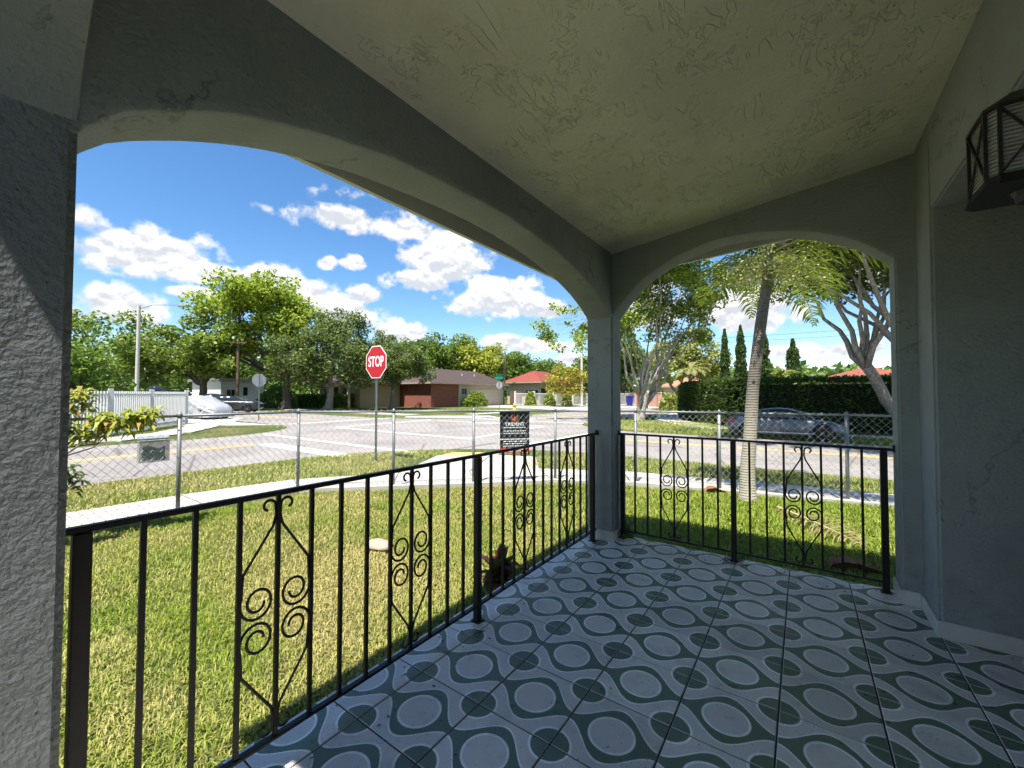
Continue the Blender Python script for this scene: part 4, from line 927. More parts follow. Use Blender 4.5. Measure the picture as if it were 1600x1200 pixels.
# ------------------------------------------------------------------ trees across the junction
LG = ((.15, .22, .025), (.34, .38, .05)); MG = ((.045, .085, .018), (.13, .19, .04)); OAK = ((.05, .075, .025), (.14, .17, .06)); DG = ((.025, .055, .012), (.08, .13, .03)); YG = ((.15, .19, .025), (.38, .36, .06))
G_T = 'trees across the junction'
tree('broadleaf_tree', 'dense bright green tree behind the white picket fence at the far left', (-31.3, 4.0), [(-31.75, 3.63, 3.2, 2.9, 2.9), (-30.2, 4.8, 2.2, 1.6, 1.9), (-34.7, 2.7, 4.0, 2.8, 3.4), (-31.0, .6, 3.4, 3.0, 3.0)], .16, 1.2, 15000, .24, (.045, .085, .015), (.15, .22, .04), M_BARK, 101, 7, G_T, .34)
tree('broadleaf_tree', 'medium dark green tree with bare dark trunk behind the lamp pole', (-43.9, 13.5), [(-46.1, 11.8, 5.6, 4.0, 3.0), (-42.0, 13.5, 4.8, 3.0, 2.2), (-48.9, 11.1, 4.2, 2.8, 2.4)], .35, 2.6, 12000, .36, (.06, .10, .02), (.19, .24, .045), M_BARK, 102, 7, G_T, .32)
tree('broadleaf_tree', 'tallest light green tree with an open crown and leaning dark limbs', (-40.7, 19.4), [(-43.3, 17.3, 8.7, 5.2, 4.4), (-45.7, 15.7, 5.8, 3.8, 3.0), (-41.0, 19.0, 8.5, 3.2, 3.8), (-42.0, 18.2, 10.8, 3.5, 2.5)], .42, 3.2, 17000, .38, *LG, M_BARK, 103, 9, G_T, .30)
tree('oak_tree', 'grey green oak with a straight dark trunk in front of the brick house', (-35.4, 20.75), [(-35.0, 20.9, 5.6, 4.4, 3.8), (-36.8, 18.6, 5.6, 3.0, 3.2), (-32.0, 23.0, 3.9, 2.9, 2.5), (-35.4, 21.8, 8.3, 2.8, 1.9)], .36, 2.4, 20000, .27, *OAK, M_BARKD, 104, 8, G_T, .30, droop=.3)
tree('oak_tree', 'low spreading oak whose canopy hangs over the brick house roof', (-33.9, 27.0), [(-32.2, 26.6, 4.5, 3.0, 2.2), (-31.1, 28.6, 3.4, 1.9, 1.5), (-35.2, 26.9, 5.8, 3.0, 2.0)], .26, 2.2, 12000, .27, *OAK, M_BARKD, 105, 6, G_T, .30, droop=.3)
BT = [((-51.1, 47.6), [(-51.5, 47.2, 7.4, 4.4, 3.4), (-50.2, 50.4, 9.0, 3.8, 3.0)], MG, 'dark green background tree rising behind the brick house roof hip'),
      ((-49.4, 53.7), [(-49.3, 53.6, 7.4, 4.8, 3.8)], ((.07, .11, .02), (.19, .23, .05)), 'mid green background tree behind the middle of the brown roof'),
      ((-44.8, 54.5), [(-45.2, 54.1, 6.2, 4.2, 3.6), (-44.1, 57.3, 7.5, 3.2, 2.8)], YG, 'yellow green background tree behind the garage end of the brown roof'),
      ((-50.6, 72.4), [(-50.6, 72.3, 6.9, 4.4, 3.4)], MG, 'background tree beside the far palm behind the red roof'),
      ((-47.5, 80.8), [(-47.4, 80.7, 6.4, 5.0, 2.6)], MG, 'low background tree above the ridge of the red roof'),
      ((-31.9, 67.3), [(-31.4, 67.6, 4.6, 3.4, 3.2)], MG, 'background tree just left of the corner column behind the pole'),
      ((-64.9, 44.0), [(-62.5, 49.1, 7.6, 7.5, 3.4), (-68, 42, 7.4, 6, 3.4)], MG, 'wide background tree glimpsed behind the oaks'),
      ((-19.9, 57.4), [(-19.9, 57.3, 6.0, 3.4, 3.8)], MG, 'dark background tree seen right of the corner column'),
      ((-62, 26), [(-62, 26, 5.6, 6, 3.6), (-66, 20, 5.2, 5, 3.2)], DG, 'dark background tree behind the small white house')]
for i, (b_, c_, col_, lab) in enumerate(BT):
    tree('broadleaf_tree', lab, b_, c_, .3, 2.0, 6500, .55, *col_, M_BARK, 120 + i, 5, 'background trees', .40, twigs=1)
tree('flowering_tree', 'small round tree with orange yellow blossom behind the white railing fence', (-23.0, 45.4), [(-23.0, 45.4, 3.0, 2.3, 1.9)], .14, 1.2, 5000, .26, (.18, .20, .03), (.40, .29, .06), M_BARKD, 140, 5, None, .36, twigs=1)
tree('ficus_tree', 'big ficus with pale twisted many stemmed trunk across the road', (-6.84, 24.4), [(-5.3, 26.0, 7.8, 2.8, 2.3), (-7.1, 23.5, 6.2, 2.0, 1.8), (-9.7, 20.9, 5.0, 1.8, 1.7), (-10.6, 20.2, 5.6, 1.3, 1.1), (-3.2, 27.3, 8.8, 2.2, 1.8), (-8.2, 23.8, 8.8, 3.0, 1.9), (-4.4, 26.5, 5.5, 2.1, 1.1), (-5.5, 24.5, 10.6, 4.2, 1.6), (-6.4, 24.2, 5.4, 2.2, 1.3), (-4.6, 25.2, 6.6, 2.2, 1.2)], .24, 1.7, 52000, .19, (.10, .16, .02), (.32, .38, .07), M_BARKG, 150, 18, None, .30, dens=2.0, stems=5, elong=1.6)
tree('broadleaf_tree', 'hazy yellow green tree standing left of the clipped hedge', (-9.0, 42.6), [(-9.5, 42.7, 4.9, 2.4, 2.2), (-7.4, 44.0, 5.4, 2.4, 2.5), (-6.0, 45, 4.4, 2.0, 2.0)], .18, 1.6, 7000, .34, (.14, .16, .04), (.34, .34, .11), M_BARKD, 151, 6, None, .34)
tree('roadside_tree', 'large leaning grey tree shading the parked coupe at the right', (4.9, 18.9), [(3.2, 18.3, 5.7, 2.1, 1.0), (1.9, 18.6, 5.9, 2.0, .95), (4.6, 19.6, 6.6, 2.3, 1.3), (.2, 18.9, 6.3, 1.7, 1.0), (1.6, 17.4, 6.9, 2.4, 1.0), (5.6, 18.6, 5.4, 1.9, 1.6), (3.6, 15.8, 6.6, 2.6, 1.1), (1.2, 15.4, 7.0, 2.6, 1.0), (6.5, 16.2, 6.4, 2.4, 1.3), (-.6, 14.2, 7.2, 2.6, 1.0), (2.2, 13.8, 7.2, 2.8, 1.1), (5.0, 14.2, 7.0, 2.0, 1.1), (3.4, 11.6, 7.6, 2.2, .8), (.6, 12.0, 7.8, 1.8, .7), (2.6, 18.2, 7.8, 3.4, 1.0)],   .33, 2.3, 52000, .17, (.045, .075, .02), (.17, .21, .05), M_BARKM, 158, 15, None, .30, dens=1.6, lean=(-.75, -.25, 2.5), stems=2)
CY = [(-3.84, 37.0, 7.0, .36), (-2.76, 37.7, 7.3, .46), (-1.17, 37.6, 7.0, .52), (.82, 37.8, 5.9, .52)]
CL = ['thin leftmost cypress rising behind the hedge', 'tall second cypress from the left, just left of the palm trunk', 'cypress immediately right of the palm trunk', 'shorter rightmost cypress standing alone behind the hedge']
for (x, y, h_, w_), lab in zip(CY, CL):
    ro = thing('cypress_tree', lab, 'cypress', (x, y, GZ), 0, 'row of cypresses'); r_ = np.random.default_rng(int(h_ * 100 + x * 10)); k = 3600
    z = h_ * (.06 + .94 * r_.random(k)**.9); s = z / h_; rad = w_ * np.clip(np.interp(s, [0, .12, .35, .6, .85, 1], [.6, .88, 1.0, .9, .55, .08]), 0, 1) * (.70 + .55 * nse(z * 2.4, z * 0 + x, 1.0, 3)) * (1 + .12 * r_.normal(size=k))
    a = r_.uniform(0, 6.283, k); q = np.sqrt(r_.random(k)) * .35 + .65
    leaf_mesh('crown', np.c_[np.cos(a) * rad * q, np.sin(a) * rad * q, z], np.full(k, .26), (.02, .045, .015), (.06, .10, .03), ro, 2.2, axis=np.array([0, 0, 1.4]))
    MB().tube([(0, 0, -.05), (0, 0, h_ * .8)], [.12, .03], 7).build('trunk', M_BARK, ro)
def bush(name, label, x, y, rx, ry, rz, k, leaf, cA, cB, grp=None, cat='bush', z0=0.):
    ro = thing(name, label, cat, (x, y, GZ), 0, grp); r_ = np.random.default_rng(int(abs(x) * 31 + k)); d = r_.normal(size=(k, 3)); d /= np.linalg.norm(d, axis=1)[:, None]; d[:, 2] = np.abs(d[:, 2])
    lump = .85 + .28 * nse(d[:, 0] * 2 + x, d[:, 1] * 2 + d[:, 2] * 2, 1.8, 4); q = (.62 + .38 * r_.random(k)**.5) * lump
    leaf_mesh('foliage', np.c_[d[:, 0] * rx * q, d[:, 1] * ry * q, z0 + d[:, 2] * rz * q + .05], np.full(k, leaf), cA, cB, ro, 1.8)
    MB().tube([(0, 0, -.05), (.02, 0, rz * .5)], [.05, .02], 6).build('stem', M_BARK, ro); return ro
bush('garage_bush', 'rounded green bush in front of the garage door', -32.6, 39.0, 1.6, 1.6, 1.9, 2600, .26, (.08, .12, .02), (.24, .28, .05))
bush('round_bush', 'leafy bush beside the small white house', -46.0, 21.0, 2.4, 2.0, 2.4, 2400, .34, (.05, .10, .02), (.15, .22, .04))
bush('spiky_bush', 'pale green bush under the red stop sign left of the hedge', -8.6, 38.2, .9, .9, 1.7, 1400, .4, (.16, .18, .05), (.36, .36, .12))
for i, (x, y) in enumerate([(-29.2, 46.6), (-27.2, 48.4), (-25.2, 49.6)]):
    bush('flowering_bush', ['bush at the left end of the white railing fence', 'small bush on the middle of the white railing fence', 'small bush near the right end of the white railing fence'][i], x, y, .8, .8, 2.0, 700, .3, (.12, .17, .03), (.32, .36, .08), 'bushes along the white railing fence')
# clipped hedges
def hedge(name, label, pts, w, h, k, leaf, cA, cB):
    ro = thing(name, label, 'hedge', (pts[0][0], pts[0][1], GZ)); r_ = np.random.default_rng(k); C = []; core = MB()
    Ls = [math.dist(a, b) for a, b in zip(pts[:-1], pts[1:])]
    for (a, b), L in zip(zip(pts[:-1], pts[1:]), Ls):
        n_ = int(k * L / sum(Ls)); t_ = r_.uniform(-.5 / L, 1 + .5 / L, n_); d = np.array([b[0] - a[0], b[1] - a[1]]) / L; nr = np.array([-d[1], d[0]])
        f = r_.integers(0, 5, n_); s = r_.uniform(-.5, .5, n_) * w; z = r_.random(n_) * h
        s = np.where(f < 2, -.5 * w, np.where(f < 3, .5 * w, s)); z = np.where(f >= 3, h, z)
        s += r_.normal(size=n_) * .06; z += r_.normal(size=n_) * .06 + .14 * (nse(t_ * L, z * 0 + a[0], .9, 2) - .5)
        C.append(np.c_[a[0] - pts[0][0] + d[0] * t_ * L + nr[0] * s, a[1] - pts[0][1] + d[1] * t_ * L + nr[1] * s, np.maximum(z, .05)])
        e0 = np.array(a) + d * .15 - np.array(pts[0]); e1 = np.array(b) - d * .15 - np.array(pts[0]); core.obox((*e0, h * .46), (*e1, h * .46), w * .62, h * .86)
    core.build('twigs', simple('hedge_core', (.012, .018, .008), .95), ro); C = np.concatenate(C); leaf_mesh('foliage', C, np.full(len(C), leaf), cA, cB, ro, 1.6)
hedge('clipped_hedge', 'tall dark clipped hedge behind the parked coupe', [(-5.9, 33), (-4.1, 27.0), (-1.2, 21.6), (16, 21.0)], 1.3, 2.28, 34000, .14, (.012, .028, .008), (.05, .085, .02))
hedge('low_hedge', 'low square green hedge left of the oak trunk', [(-47.5, 24.0), (-40.5, 26.0)], 1.2, 1.5, 5000, .2, (.05, .10, .015), (.17, .24, .05))
def palm_far(name, label, x, y, h_, L, nfr, seed, cA=(.06, .10, .02), cB=(.18, .24, .05), grp='distant palms'):
    ro = thing(name, label, 'palm', (x, y, GZ), 0, grp); MB().tube(curve_pts((0, 0, -.05), (.2, .1, h_), .05, 6, seed, .01), [.2, .17, .15, .14, .13, .12, .11], 8).build('trunk', M_BARKD, ro, smooth=True)
    R_ = random.Random(seed); rb_ = MB(); V = []
    for k in range(nfr): V += frond(rb_, L * R_.uniform(.85, 1.1), k * 2.4, math.radians(R_.uniform(-10, 70)), math.radians(R_.uniform(60, 110)), (.2, .1, h_), 22, .11, L * .25, seed + k, .5, .03)
    fo = rb_.build('fronds', simple('frond_stem', (.30, .30, .09), .5), ro); fronds_build(V, cA, cB, fo, 'leaflets', seed)
palm_far('distant_palm', 'palm with arched fronds rising beside the red roofed house', -34.6, 47.6, 6.9, 2.6, 15, 61)
palm_far('distant_palm', 'palm crown poking above the trees behind the brick house', -53, 44.5, 9.0, 2.6, 14, 62)
palm_far('distant_palm', 'low yellowish palm in front of the hazy tree left of the hedge', -7.6, 41.0, 4.0, 2.2, 14, 63, (.16, .17, .05), (.34, .34, .12))
palm_far('distant_palm', 'small palm top showing above the hedge between the cypresses', -.1, 36.0, 2.9, 1.5, 12, 64, (.12, .16, .04), (.28, .32, .08))

r_ = np.random.default_rng(77); k = 30000; az_ = np.radians(r_.uniform(-100, 40, k)); dist_ = r_.uniform(105, 150, k); top_ = 4.5 + 5.5 * nse(az_ * 30, dist_ * .03, 1.0, 5) + 2 * nse(az_ * 110, dist_ * .05, 1.0, 6)
tl = leaf_mesh('distant_treeline', np.c_[np.sin(az_) * dist_, np.cos(az_) * dist_, GZ + top_ * r_.random(k)**.6], np.full(k, 1.5), (.04, .08, .02), (.13, .19, .045), None, 1.5); tag(tl, 'far belt of green trees along the horizon', 'trees', kind='stuff')
# ------------------------------------------------------------------ houses
def mat_brick():
    m, t, p = newmat('red_brick'); P = pos(t); s = nn(t, 'ShaderNodeSeparateXYZ', {0: P})
    v = nn(t, 'ShaderNodeCombineXYZ', {0: mth(t, 'ADD', s.outputs[0], s.outputs[1]), 1: s.outputs[2], 2: 0.0}).outputs[0]
    b = nn(t, 'ShaderNodeTexBrick', {'Vector': v, 'Color1': (.19, .05, .03, 1), 'Color2': (.25, .075, .045, 1), 'Mortar': (.30, .19, .15, 1), 'Scale': 1.0, 'Mortar Size': .012, 'Brick Width': .42, 'Row Height': .12})
    t.links.new(mix(t, noise(t, P, 3, 4), b.outputs['Color'], (.20, .058, .038)), p.inputs['Base Color']); p.inputs['Roughness'].default_value = .9; bump(t, p, b.outputs['Fac'], -.01); return m
M_BRICK = mat_brick(); M_TAN = simple('tan_wall', (.38, .31, .20), .85, 0, .06, 2); M_CREAM = simple('cream_wall', (.45, .39, .28), .85, 0, .06, 2); M_DARK = simple('dark_glass', (.02, .025, .03), .12, 0, .2, 2, 0, .6)
def mat_roof(name, c, row=.28):
    m, t, p = newmat(name); P = pos(t); s = nn(t, 'ShaderNodeSeparateXYZ', {0: P}); n_ = noise(t, P, 1.2, 5); n2 = noise(t, P, 9, 3)
    w = mth(t, 'FRACT', mth(t, 'MULTIPLY', s.outputs[2], 1 / row * 2.2))
    k = mix(t, n2, [x * .65 for x in c], [x * 1.3 for x in c]); k = mix(t, mth(t, 'MULTIPLY', ramp(t, n_, .5, .7), .4), k, [x * .55 for x in c])
    t.links.new(k, p.inputs['Base Color']); p.inputs['Roughness'].default_value = .85; bump(t, p, w, .03); return m
M_ROOFB = mat_roof('brown_roof_tile', (.062, .042, .036)); M_ROOFR = mat_roof('red_roof_tile', (.21, .042, .028)); M_ROOFG = mat_roof('grey_roof', (.30, .29, .28)); M_WOOD = simple('weathered_wood', (.13, .085, .055), .9, 0, .4, 6)
M_FASC2 = simple('house_fascia', (.30, .24, .18), .7)
def hip(name, x0, x1, y0, y1, ze, zr_, mat, parent, ov=.6):
    x0 -= ov; x1 += ov; y0 -= ov; y1 += ov; b = MB()
    if (x1 - x0) > (y1 - y0): q = (y1 - y0) / 2; r0, r1 = (x0 + q, (y0 + y1) / 2, zr_), (x1 - q, (y0 + y1) / 2, zr_)
    else: q = (x1 - x0) / 2; r0, r1 = ((x0 + x1) / 2, y0 + q, zr_), ((x0 + x1) / 2, y1 - q, zr_)
    th = .16; e = [(x0, y0), (x1, y0), (x1, y1), (x0, y1)]
    vs = [(*p, ze - th) for p in e] + [(*p, ze) for p in e] + [r0, r1]
    if (x1 - x0) > (y1 - y0): fs = [(4, 5, 9, 8), (6, 7, 8, 9), (5, 6, 9), (7, 4, 8)]
    else: fs = [(4, 5, 8), (5, 6, 9, 8), (6, 7, 9), (7, 4, 8, 9)]
    b.add(vs, [(3, 2, 1, 0), (0, 1, 5, 4), (1, 2, 6, 5), (2, 3, 7, 6), (3, 0, 4, 7)] + fs); o = b.build(name, mat, parent)
    for (p, q) in zip(e, e[1:] + e[:1]): MB().obox((*p, ze - .1), (*q, ze - .1), .06, .2).build('fascia', M_FASC2, o)
    return o
def window(x0, x1, y0, y1, z0, z1, parent, n=1, fm=None):
    f = MB().box(x0, x1, y0, y1, z0, z1).build('window', fm or M_WHITE, parent)
    ax = 0 if x1 - x0 > y1 - y0 else 1; L = (x1 - x0) if ax == 0 else (y1 - y0)
    for i in range(n):
        a = .07 + (L - .07) * i / n; b_ = (L - .07) * (i + 1) / n
        if ax == 0: MB().box(x0 + a, x0 + b_, y0 - .012, y0 - .004, z0 + .07, z1 - .07).build('pane', M_DARK, f)
        else: MB().box(x1 + .004, x1 + .012, y0 + a, y0 + b_, z0 + .07, z1 - .07).build('pane', M_DARK, f)
bh = thing('brick_house', 'low red brick and tan house with brown hipped roof and double garage across the junction', 'house', (0, 0, 0))
MB().box(-48, -39.5, 27, 42, GZ, 2.62).build('wall', M_TAN, bh); MB().box(-39.6, -34, 32.6, 37.3, GZ, 2.60).build('brick_wall', M_BRICK, bh); MB().box(-39.6, -34.15, 37.32, 47, GZ, 2.6).build('wall', M_CREAM, bh)
r1 = hip('roof', -48, -39.2, 26, 42, 2.72, 4.75, M_ROOFB, bh, .7); r2_ = hip('roof', -39.8, -34, 32.6, 47, 2.70, 4.55, M_ROOFB, bh, .55)
for y in (39.5, 42.0): MB().tube([(-35.4, y, 3.3), (-35.4, y, 4.0)], .06, 8).build('vent_pipe', M_WHITE, r2_)
gd = MB().box(-34.16, -34.08, 39.6, 45.6, GZ, 1.95).build('garage_door', simple('garage_cream', (.48, .42, .32), .6, 0, .04, 2), bh)
for z in (.15, .6, 1.05, 1.5): MB().box(-34.085, -34.07, 39.6, 45.6, z, z + .03).build('panel_joint', M_TAN, gd)
window(-34.16, -34.08, 37.9, 39.0, 1.2, 2.1, bh, 2)
MB().box(-34.0, -33.8, 37.25, 37.45, GZ, 2.55).build('corner_post', M_CREAM, bh)
for x in (-47.7, -45.6, -43.6, -41.6, -39.9): MB().box(x - .12, x + .12, 25.7, 25.94, GZ, 2.56).build('porch_post', M_CREAM, bh)
window(-47.2, -46.2, 26.93, 26.99, .2, 2.0, bh, 1); window(-42.9, -41.3, 26.93, 26.99, .3, 2.1, bh, 2)
MB().box(-45.6, -43.2, 26.9, 26.99, GZ, 2.5).build('entry_brick', M_BRICK, bh); d_ = MB().box(-44.9, -43.9, 26.83, 26.89, GZ, 2.0).build('door', simple('dark_red_door', (.09, .02, .015), .5), bh); MB().box(-44.05, -43.98, 26.78, 26.825, .7, .9).build('handle', M_GALV, d_)
window(-39.9, -39.55, 28.5, 30.5, .5, 2.0, bh, 2)
rh = thing('red_roof_house', 'cream house with red tiled hipped roof behind the white railing fence', 'house', (0, 0, 0))
MB().box(-37, -31.0, 52, 62, GZ, 3.1).build('wall', M_CREAM, rh); hip('roof', -37, -31.0, 52, 62, 3.2, 5.1, M_ROOFR, rh, .8); MB().box(-31.1, -29.2, 54, 60, GZ, 2.6).build('wall', M_CREAM, rh); hip('roof', -31.0, -29.2, 54, 60, 2.75, 3.7, M_ROOFR, rh, .5)
window(-33.5, -31.2, 51.93, 51.99, .6, 2.0, rh, 2); MB().box(-31.0, -30.92, 52.4, 53.8, GZ, 2.2).build('carport_shade_panel', M_DARK, rh)  # solid dark panel: shade inside the carport put in as colour
wh = thing('white_house', 'small white house with flat grey roof seen between the left trees', 'house', (0, 0, 0))
MB().box(-59, -50.5, 17.2, 21.6, GZ, 2.7).build('wall', M_WHITE, wh); MB().box(-59.4, -50.0, 16.8, 22.0, 2.705, 3.0).build('roof', M_ROOFG, wh); window(-50.5, -50.42, 17.7, 18.6, .8, 1.8, wh, 2); window(-50.5, -50.42, 19.3, 19.9, 1.0, 2.1, wh, 1)
wf_ = thing('pink_wall', 'pink garden wall with a wooden gate section in the background right of the column', 'wall', (0, 0, 0))
MB().obox((-22, 60, .6), (-13.2, 52.3, .6), .2, 1.8).build('wall_panel', simple('pink_paint', (.50, .26, .19), .8), wf_); MB().obox((-22, 60, 1.55), (-13.2, 52.3, 1.55), .3, .1).build('coping', M_CREAM, wf_)
oh = thing('orange_roof_house', 'distant pale house with orange roof behind the red stop sign', 'house', (0, 0, 0))
MB().box(-15, -9, 60, 68, GZ, 2.4).build('wall', M_CREAM, oh); hip('roof', -15, -9, 60, 68, 2.5, 4.0, simple('orange_roof', (.40, .17, .10), .8, 0, .15, 2), oh, .6); window(-13.5, -12, 59.93, 59.99, .8, 1.9, oh, 2)
oh2 = thing('orange_roof_house', 'terracotta roofed house just showing above the hedge at the right', 'house', (0, 0, 0))
MB().box(3.4, 8.0, 41, 48, GZ, 2.62).build('wall', M_CREAM, oh2); hip('roof', 3.4, 8.0, 41, 48, 2.7, 3.6, simple('terracotta_roof', (.22, .065, .04), .8, 0, .2, 3), oh2, .6)

# ------------------------------------------------------------------ white fences
M_WF = simple('white_fence_paint', (.58, .58, .57), .45, 0, .05, 2)
wp = thing('white_picket_fence', 'white metal picket fence with close bars on the opposite left corner', 'fence', (0, 0, 0))
wpts = [(-17.6, -3.2), (-18.0, .9), (-19.9, 2.9), (-22.0, 4.6), (-24.6, 6.6)]; pk = None
for a, b in zip(wpts[:-1], wpts[1:]):
    for z in (GZ + .22, GZ + 1.55): MB().obox((*a, z), (*b, z), .035, .04).build('rail', M_WF, wp)
    L = math.dist(a, b); n_ = int(L / .135)
    for i in range(n_):
        x, y = a[0] + (b[0] - a[0]) * i / n_, a[1] + (b[1] - a[1]) * i / n_
        if pk is None: pk = MB().box(-.024, .024, -.024, .024, .05, 1.66).build('picket', M_WF, wp); pk.location = (x, y, GZ)
        else: c_ = pk.copy(); COL.objects.link(c_); c_.location = (x, y, GZ); c_.rotation_euler.z = math.atan2(b[1] - a[1], b[0] - a[0])
for x, y in wpts: MB().box(x - .07, x + .07, y - .07, y + .07, GZ, 1.46).build('post', M_WF, wp)
MB().box(-18.15, -17.75, -1.4, -.9, GZ, 1.62).build('pillar', M_WF, wp)
wr = thing('white_railing_fence', 'white railing fence in front of the red roofed house', 'fence', (0, 0, 0))
rp = [(-31.2, 45.8), (-22.6, 52.2), (-17.5, 56.5)]
for a, b in zip(rp[:-1], rp[1:]):
    for z in (GZ + .2, GZ + 1.7): MB().obox((*a, z), (*b, z), .06, .08).build('rail', M_WF, wr)
    L = math.dist(a, b); n_ = int(L / 2.4)
    for i in range(n_ + 1):
        x, y = a[0] + (b[0] - a[0]) * i / n_, a[1] + (b[1] - a[1]) * i / n_; MB().box(x - .09, x + .09, y - .09, y + .09, GZ, 1.75).build('post', M_WF, wr)
    bars = MB()
    for i in range(int(L / .16)):
        s = i * .16 / L; bars.obox((a[0] + (b[0] - a[0]) * s, a[1] + (b[1] - a[1]) * s, GZ + .1), (a[0] + (b[0] - a[0]) * s, a[1] + (b[1] - a[1]) * s, GZ + 1.72), .045, .045)
    tag(bars.build('bars', M_WF, wr), kind='stuff')
wg = thing('wooden_gate', 'weathered wooden gate beside the garage', 'gate', (0, 0, 0))
for i in range(12): MB().box(-33.2 + i * .16, -33.06 + i * .16, 47.3 + i * .02, 47.36 + i * .02, GZ, 1.75 + .03 * math.sin(i * 2)).build('board', M_WOOD, wg)

# ------------------------------------------------------------------ poles and wires
lp = thing('lamp_pole', 'tall grey concrete street lamp pole with thin arm behind the picket fence', 'street lamp', (-42.3, 8.5, GZ))
M_CPOLE = simple('concrete_pole', (.52, .49, .45), .85)
MB().tube([(0, 0, -.1), (0, 0, 8.7)], [.16, .11], 10).build('pole', M_CPOLE, lp); MB().tube([(0, 0, 8.4), (.9, .65, 8.75), (2.6, 1.9, 8.75)], .025, 6).build('arm', M_GALV, lp); MB().obox((2.5, 1.8, 8.72), (3.1, 2.25, 8.72), .25, .12).build('lamp_head', M_ALU, lp)
up = thing('utility_pole', 'dark wooden utility pole in front of the small white house', 'utility pole', (-40.2, 14.9, GZ)); MB().tube([(0, 0, -.1), (0, 0, 6.6)], [.16, .11], 9).build('pole', M_WOOD, up); MB().obox((-.7, -.4, 6.2), (.7, .4, 6.2), .09, .1).build('crossarm', M_WOOD, up)
ur = thing('utility_pole', 'pale utility pole by the white railing fence left of the corner column', 'utility pole', (-23.2, 50.2, GZ)); MB().tube([(0, 0, -.1), (0, 0, 9.0)], [.2, .13], 9).build('pole', M_CPOLE, ur); MB().obox((-.8, .4, 8.5), (.8, -.4, 8.5), .1, .1).build('crossarm', M_WOOD, ur)
M_CABLE = simple('cable', (.02, .02, .02), .6)
def cable(label, a, b, sag):
    P = [Vector(a).lerp(Vector(b), i / 24) - Vector((0, 0, sag * 4 * (i / 24) * (1 - i / 24))) for i in range(25)]
    tag(MB().tube(P, .014, 4).build('overhead_cable', M_CABLE), label, 'cable', 'overhead cables')
cable('upper overhead cable slung between the left lamp pole and wooden pole', (-42.3, 8.5, 5.6), (-40.2, 14.9, 5.6), .2); cable('lower overhead cable slung between the left lamp pole and wooden pole', (-42.3, 8.5, 4.7), (-40.2, 14.9, 4.9), .25)
cable('long overhead cable crossing the sky behind the yard palm', (-23.2, 50.2, 8.2), (40, 42, 7.6), .8); cable('second overhead cable just under the long one behind the palm', (-23.2, 50.2, 7.7), (40, 42, 7.1), .8)
# hydrant
hy_ = thing('fire_hydrant', 'small yellow fire hydrant on the far verge', 'hydrant', (-21.3, 31.5, GZ)); M_HY = simple('hydrant_yellow', (.62, .42, .05), .5)
MB().lathe([(.16, 0), (.16, .05), (.11, .06), (.11, .5), (.14, .52), (.14, .56), (.11, .6), (.07, .7), (.02, .74)], 12).build('body', M_HY, hy_, smooth=True)
for s in (-1, 1): MB().lathe([(.06, .1 * s), (.06, .17 * s), (.075, .17 * s), (.075, .2 * s)], 8, (0, 0, .42), 'x').build('nozzle_cap', M_HY, hy_)
# wheelie bins
M_BIN = simple('bin_blue', (.012, .02, .22), .5)
for i, (x, y, rz, s_, lab) in enumerate([(-17.4, 52.6, .5, 1.25, 'larger blue wheeled bin against the pink wall'), (-13.0, 45.2, .3, 1.0, 'smaller blue wheeled bin beside the ficus trunk')]):
    bn = thing('wheeled_bin', lab, 'bin', (x, y, SZ - .03), rz, 'blue wheeled bins'); h_ = 1.05 * s_; b = MB(); b.add([(-.25 * s_, -.28 * s_, .08), (.25 * s_, -.28 * s_, .08), (.25 * s_, .28 * s_, .08), (-.25 * s_, .28 * s_, .08), (-.32 * s_, -.38 * s_, h_), (.32 * s_, -.38 * s_, h_), (.32 * s_, .34 * s_, h_), (-.32 * s_, .34 * s_, h_)], [(3, 2, 1, 0), (4, 5, 6, 7), (0, 1, 5, 4), (1, 2, 6, 5), (2, 3, 7, 6), (3, 0, 4, 7)]); b.build('body', M_BIN, bn, bevel=.015)
    MB().obox((0, -.42 * s_, h_ + .02), (0, .36 * s_, h_ + .09), .68 * s_, .04).build('lid', M_BIN, bn, bevel=.01)
    for sg_ in (-1, 1): MB().lathe([(.1, -.03), (.1, .03)], 12, (sg_ * .24 * s_, .28 * s_, .1), 'x').build('wheel', M_CABLE, bn)

# ------------------------------------------------------------------ cars
def mat_paint_car(name, c):
    m, t, p = newmat(name); p.inputs['Base Color'].default_value = (*c, 1); p.inputs['Metallic'].default_value = .1; p.inputs['Roughness'].default_value = .35; p.inputs['Coat Weight'].default_value = .8; p.inputs['Coat Roughness'].default_value = .05; return m
M_TYRE = simple('tyre', (.018, .018, .018), .85); M_RIM = simple('alloy', (.45, .46, .48), .3, .8, .05, 9); M_CGLASS = simple('car_glass', (.015, .02, .022), .06, 0, .1, 2, 0, .8)
def loft(st, sec):
    """st: stations (x, halfwidth, zb, zt); sec: list of (fw, fz)"""
    vs = []; m = len(sec)
    full = [(a, b) for a, b in sec] + [(-a, b) for a, b in sec[::-1] if a > 1e-6]
    for x, w, zb_, zt_ in st: vs += [(x, a * w, zb_ + (zt_ - zb_) * b) for a, b in full]
    k = len(full); fs = [(i * k + j, i * k + (j + 1) % k, (i + 1) * k + (j + 1) % k, (i + 1) * k + j) for i in range(len(st) - 1) for j in range(k)]
    fs += [tuple(range(k))[::-1], tuple((len(st) - 1) * k + j for j in range(k))]; return vs, fs
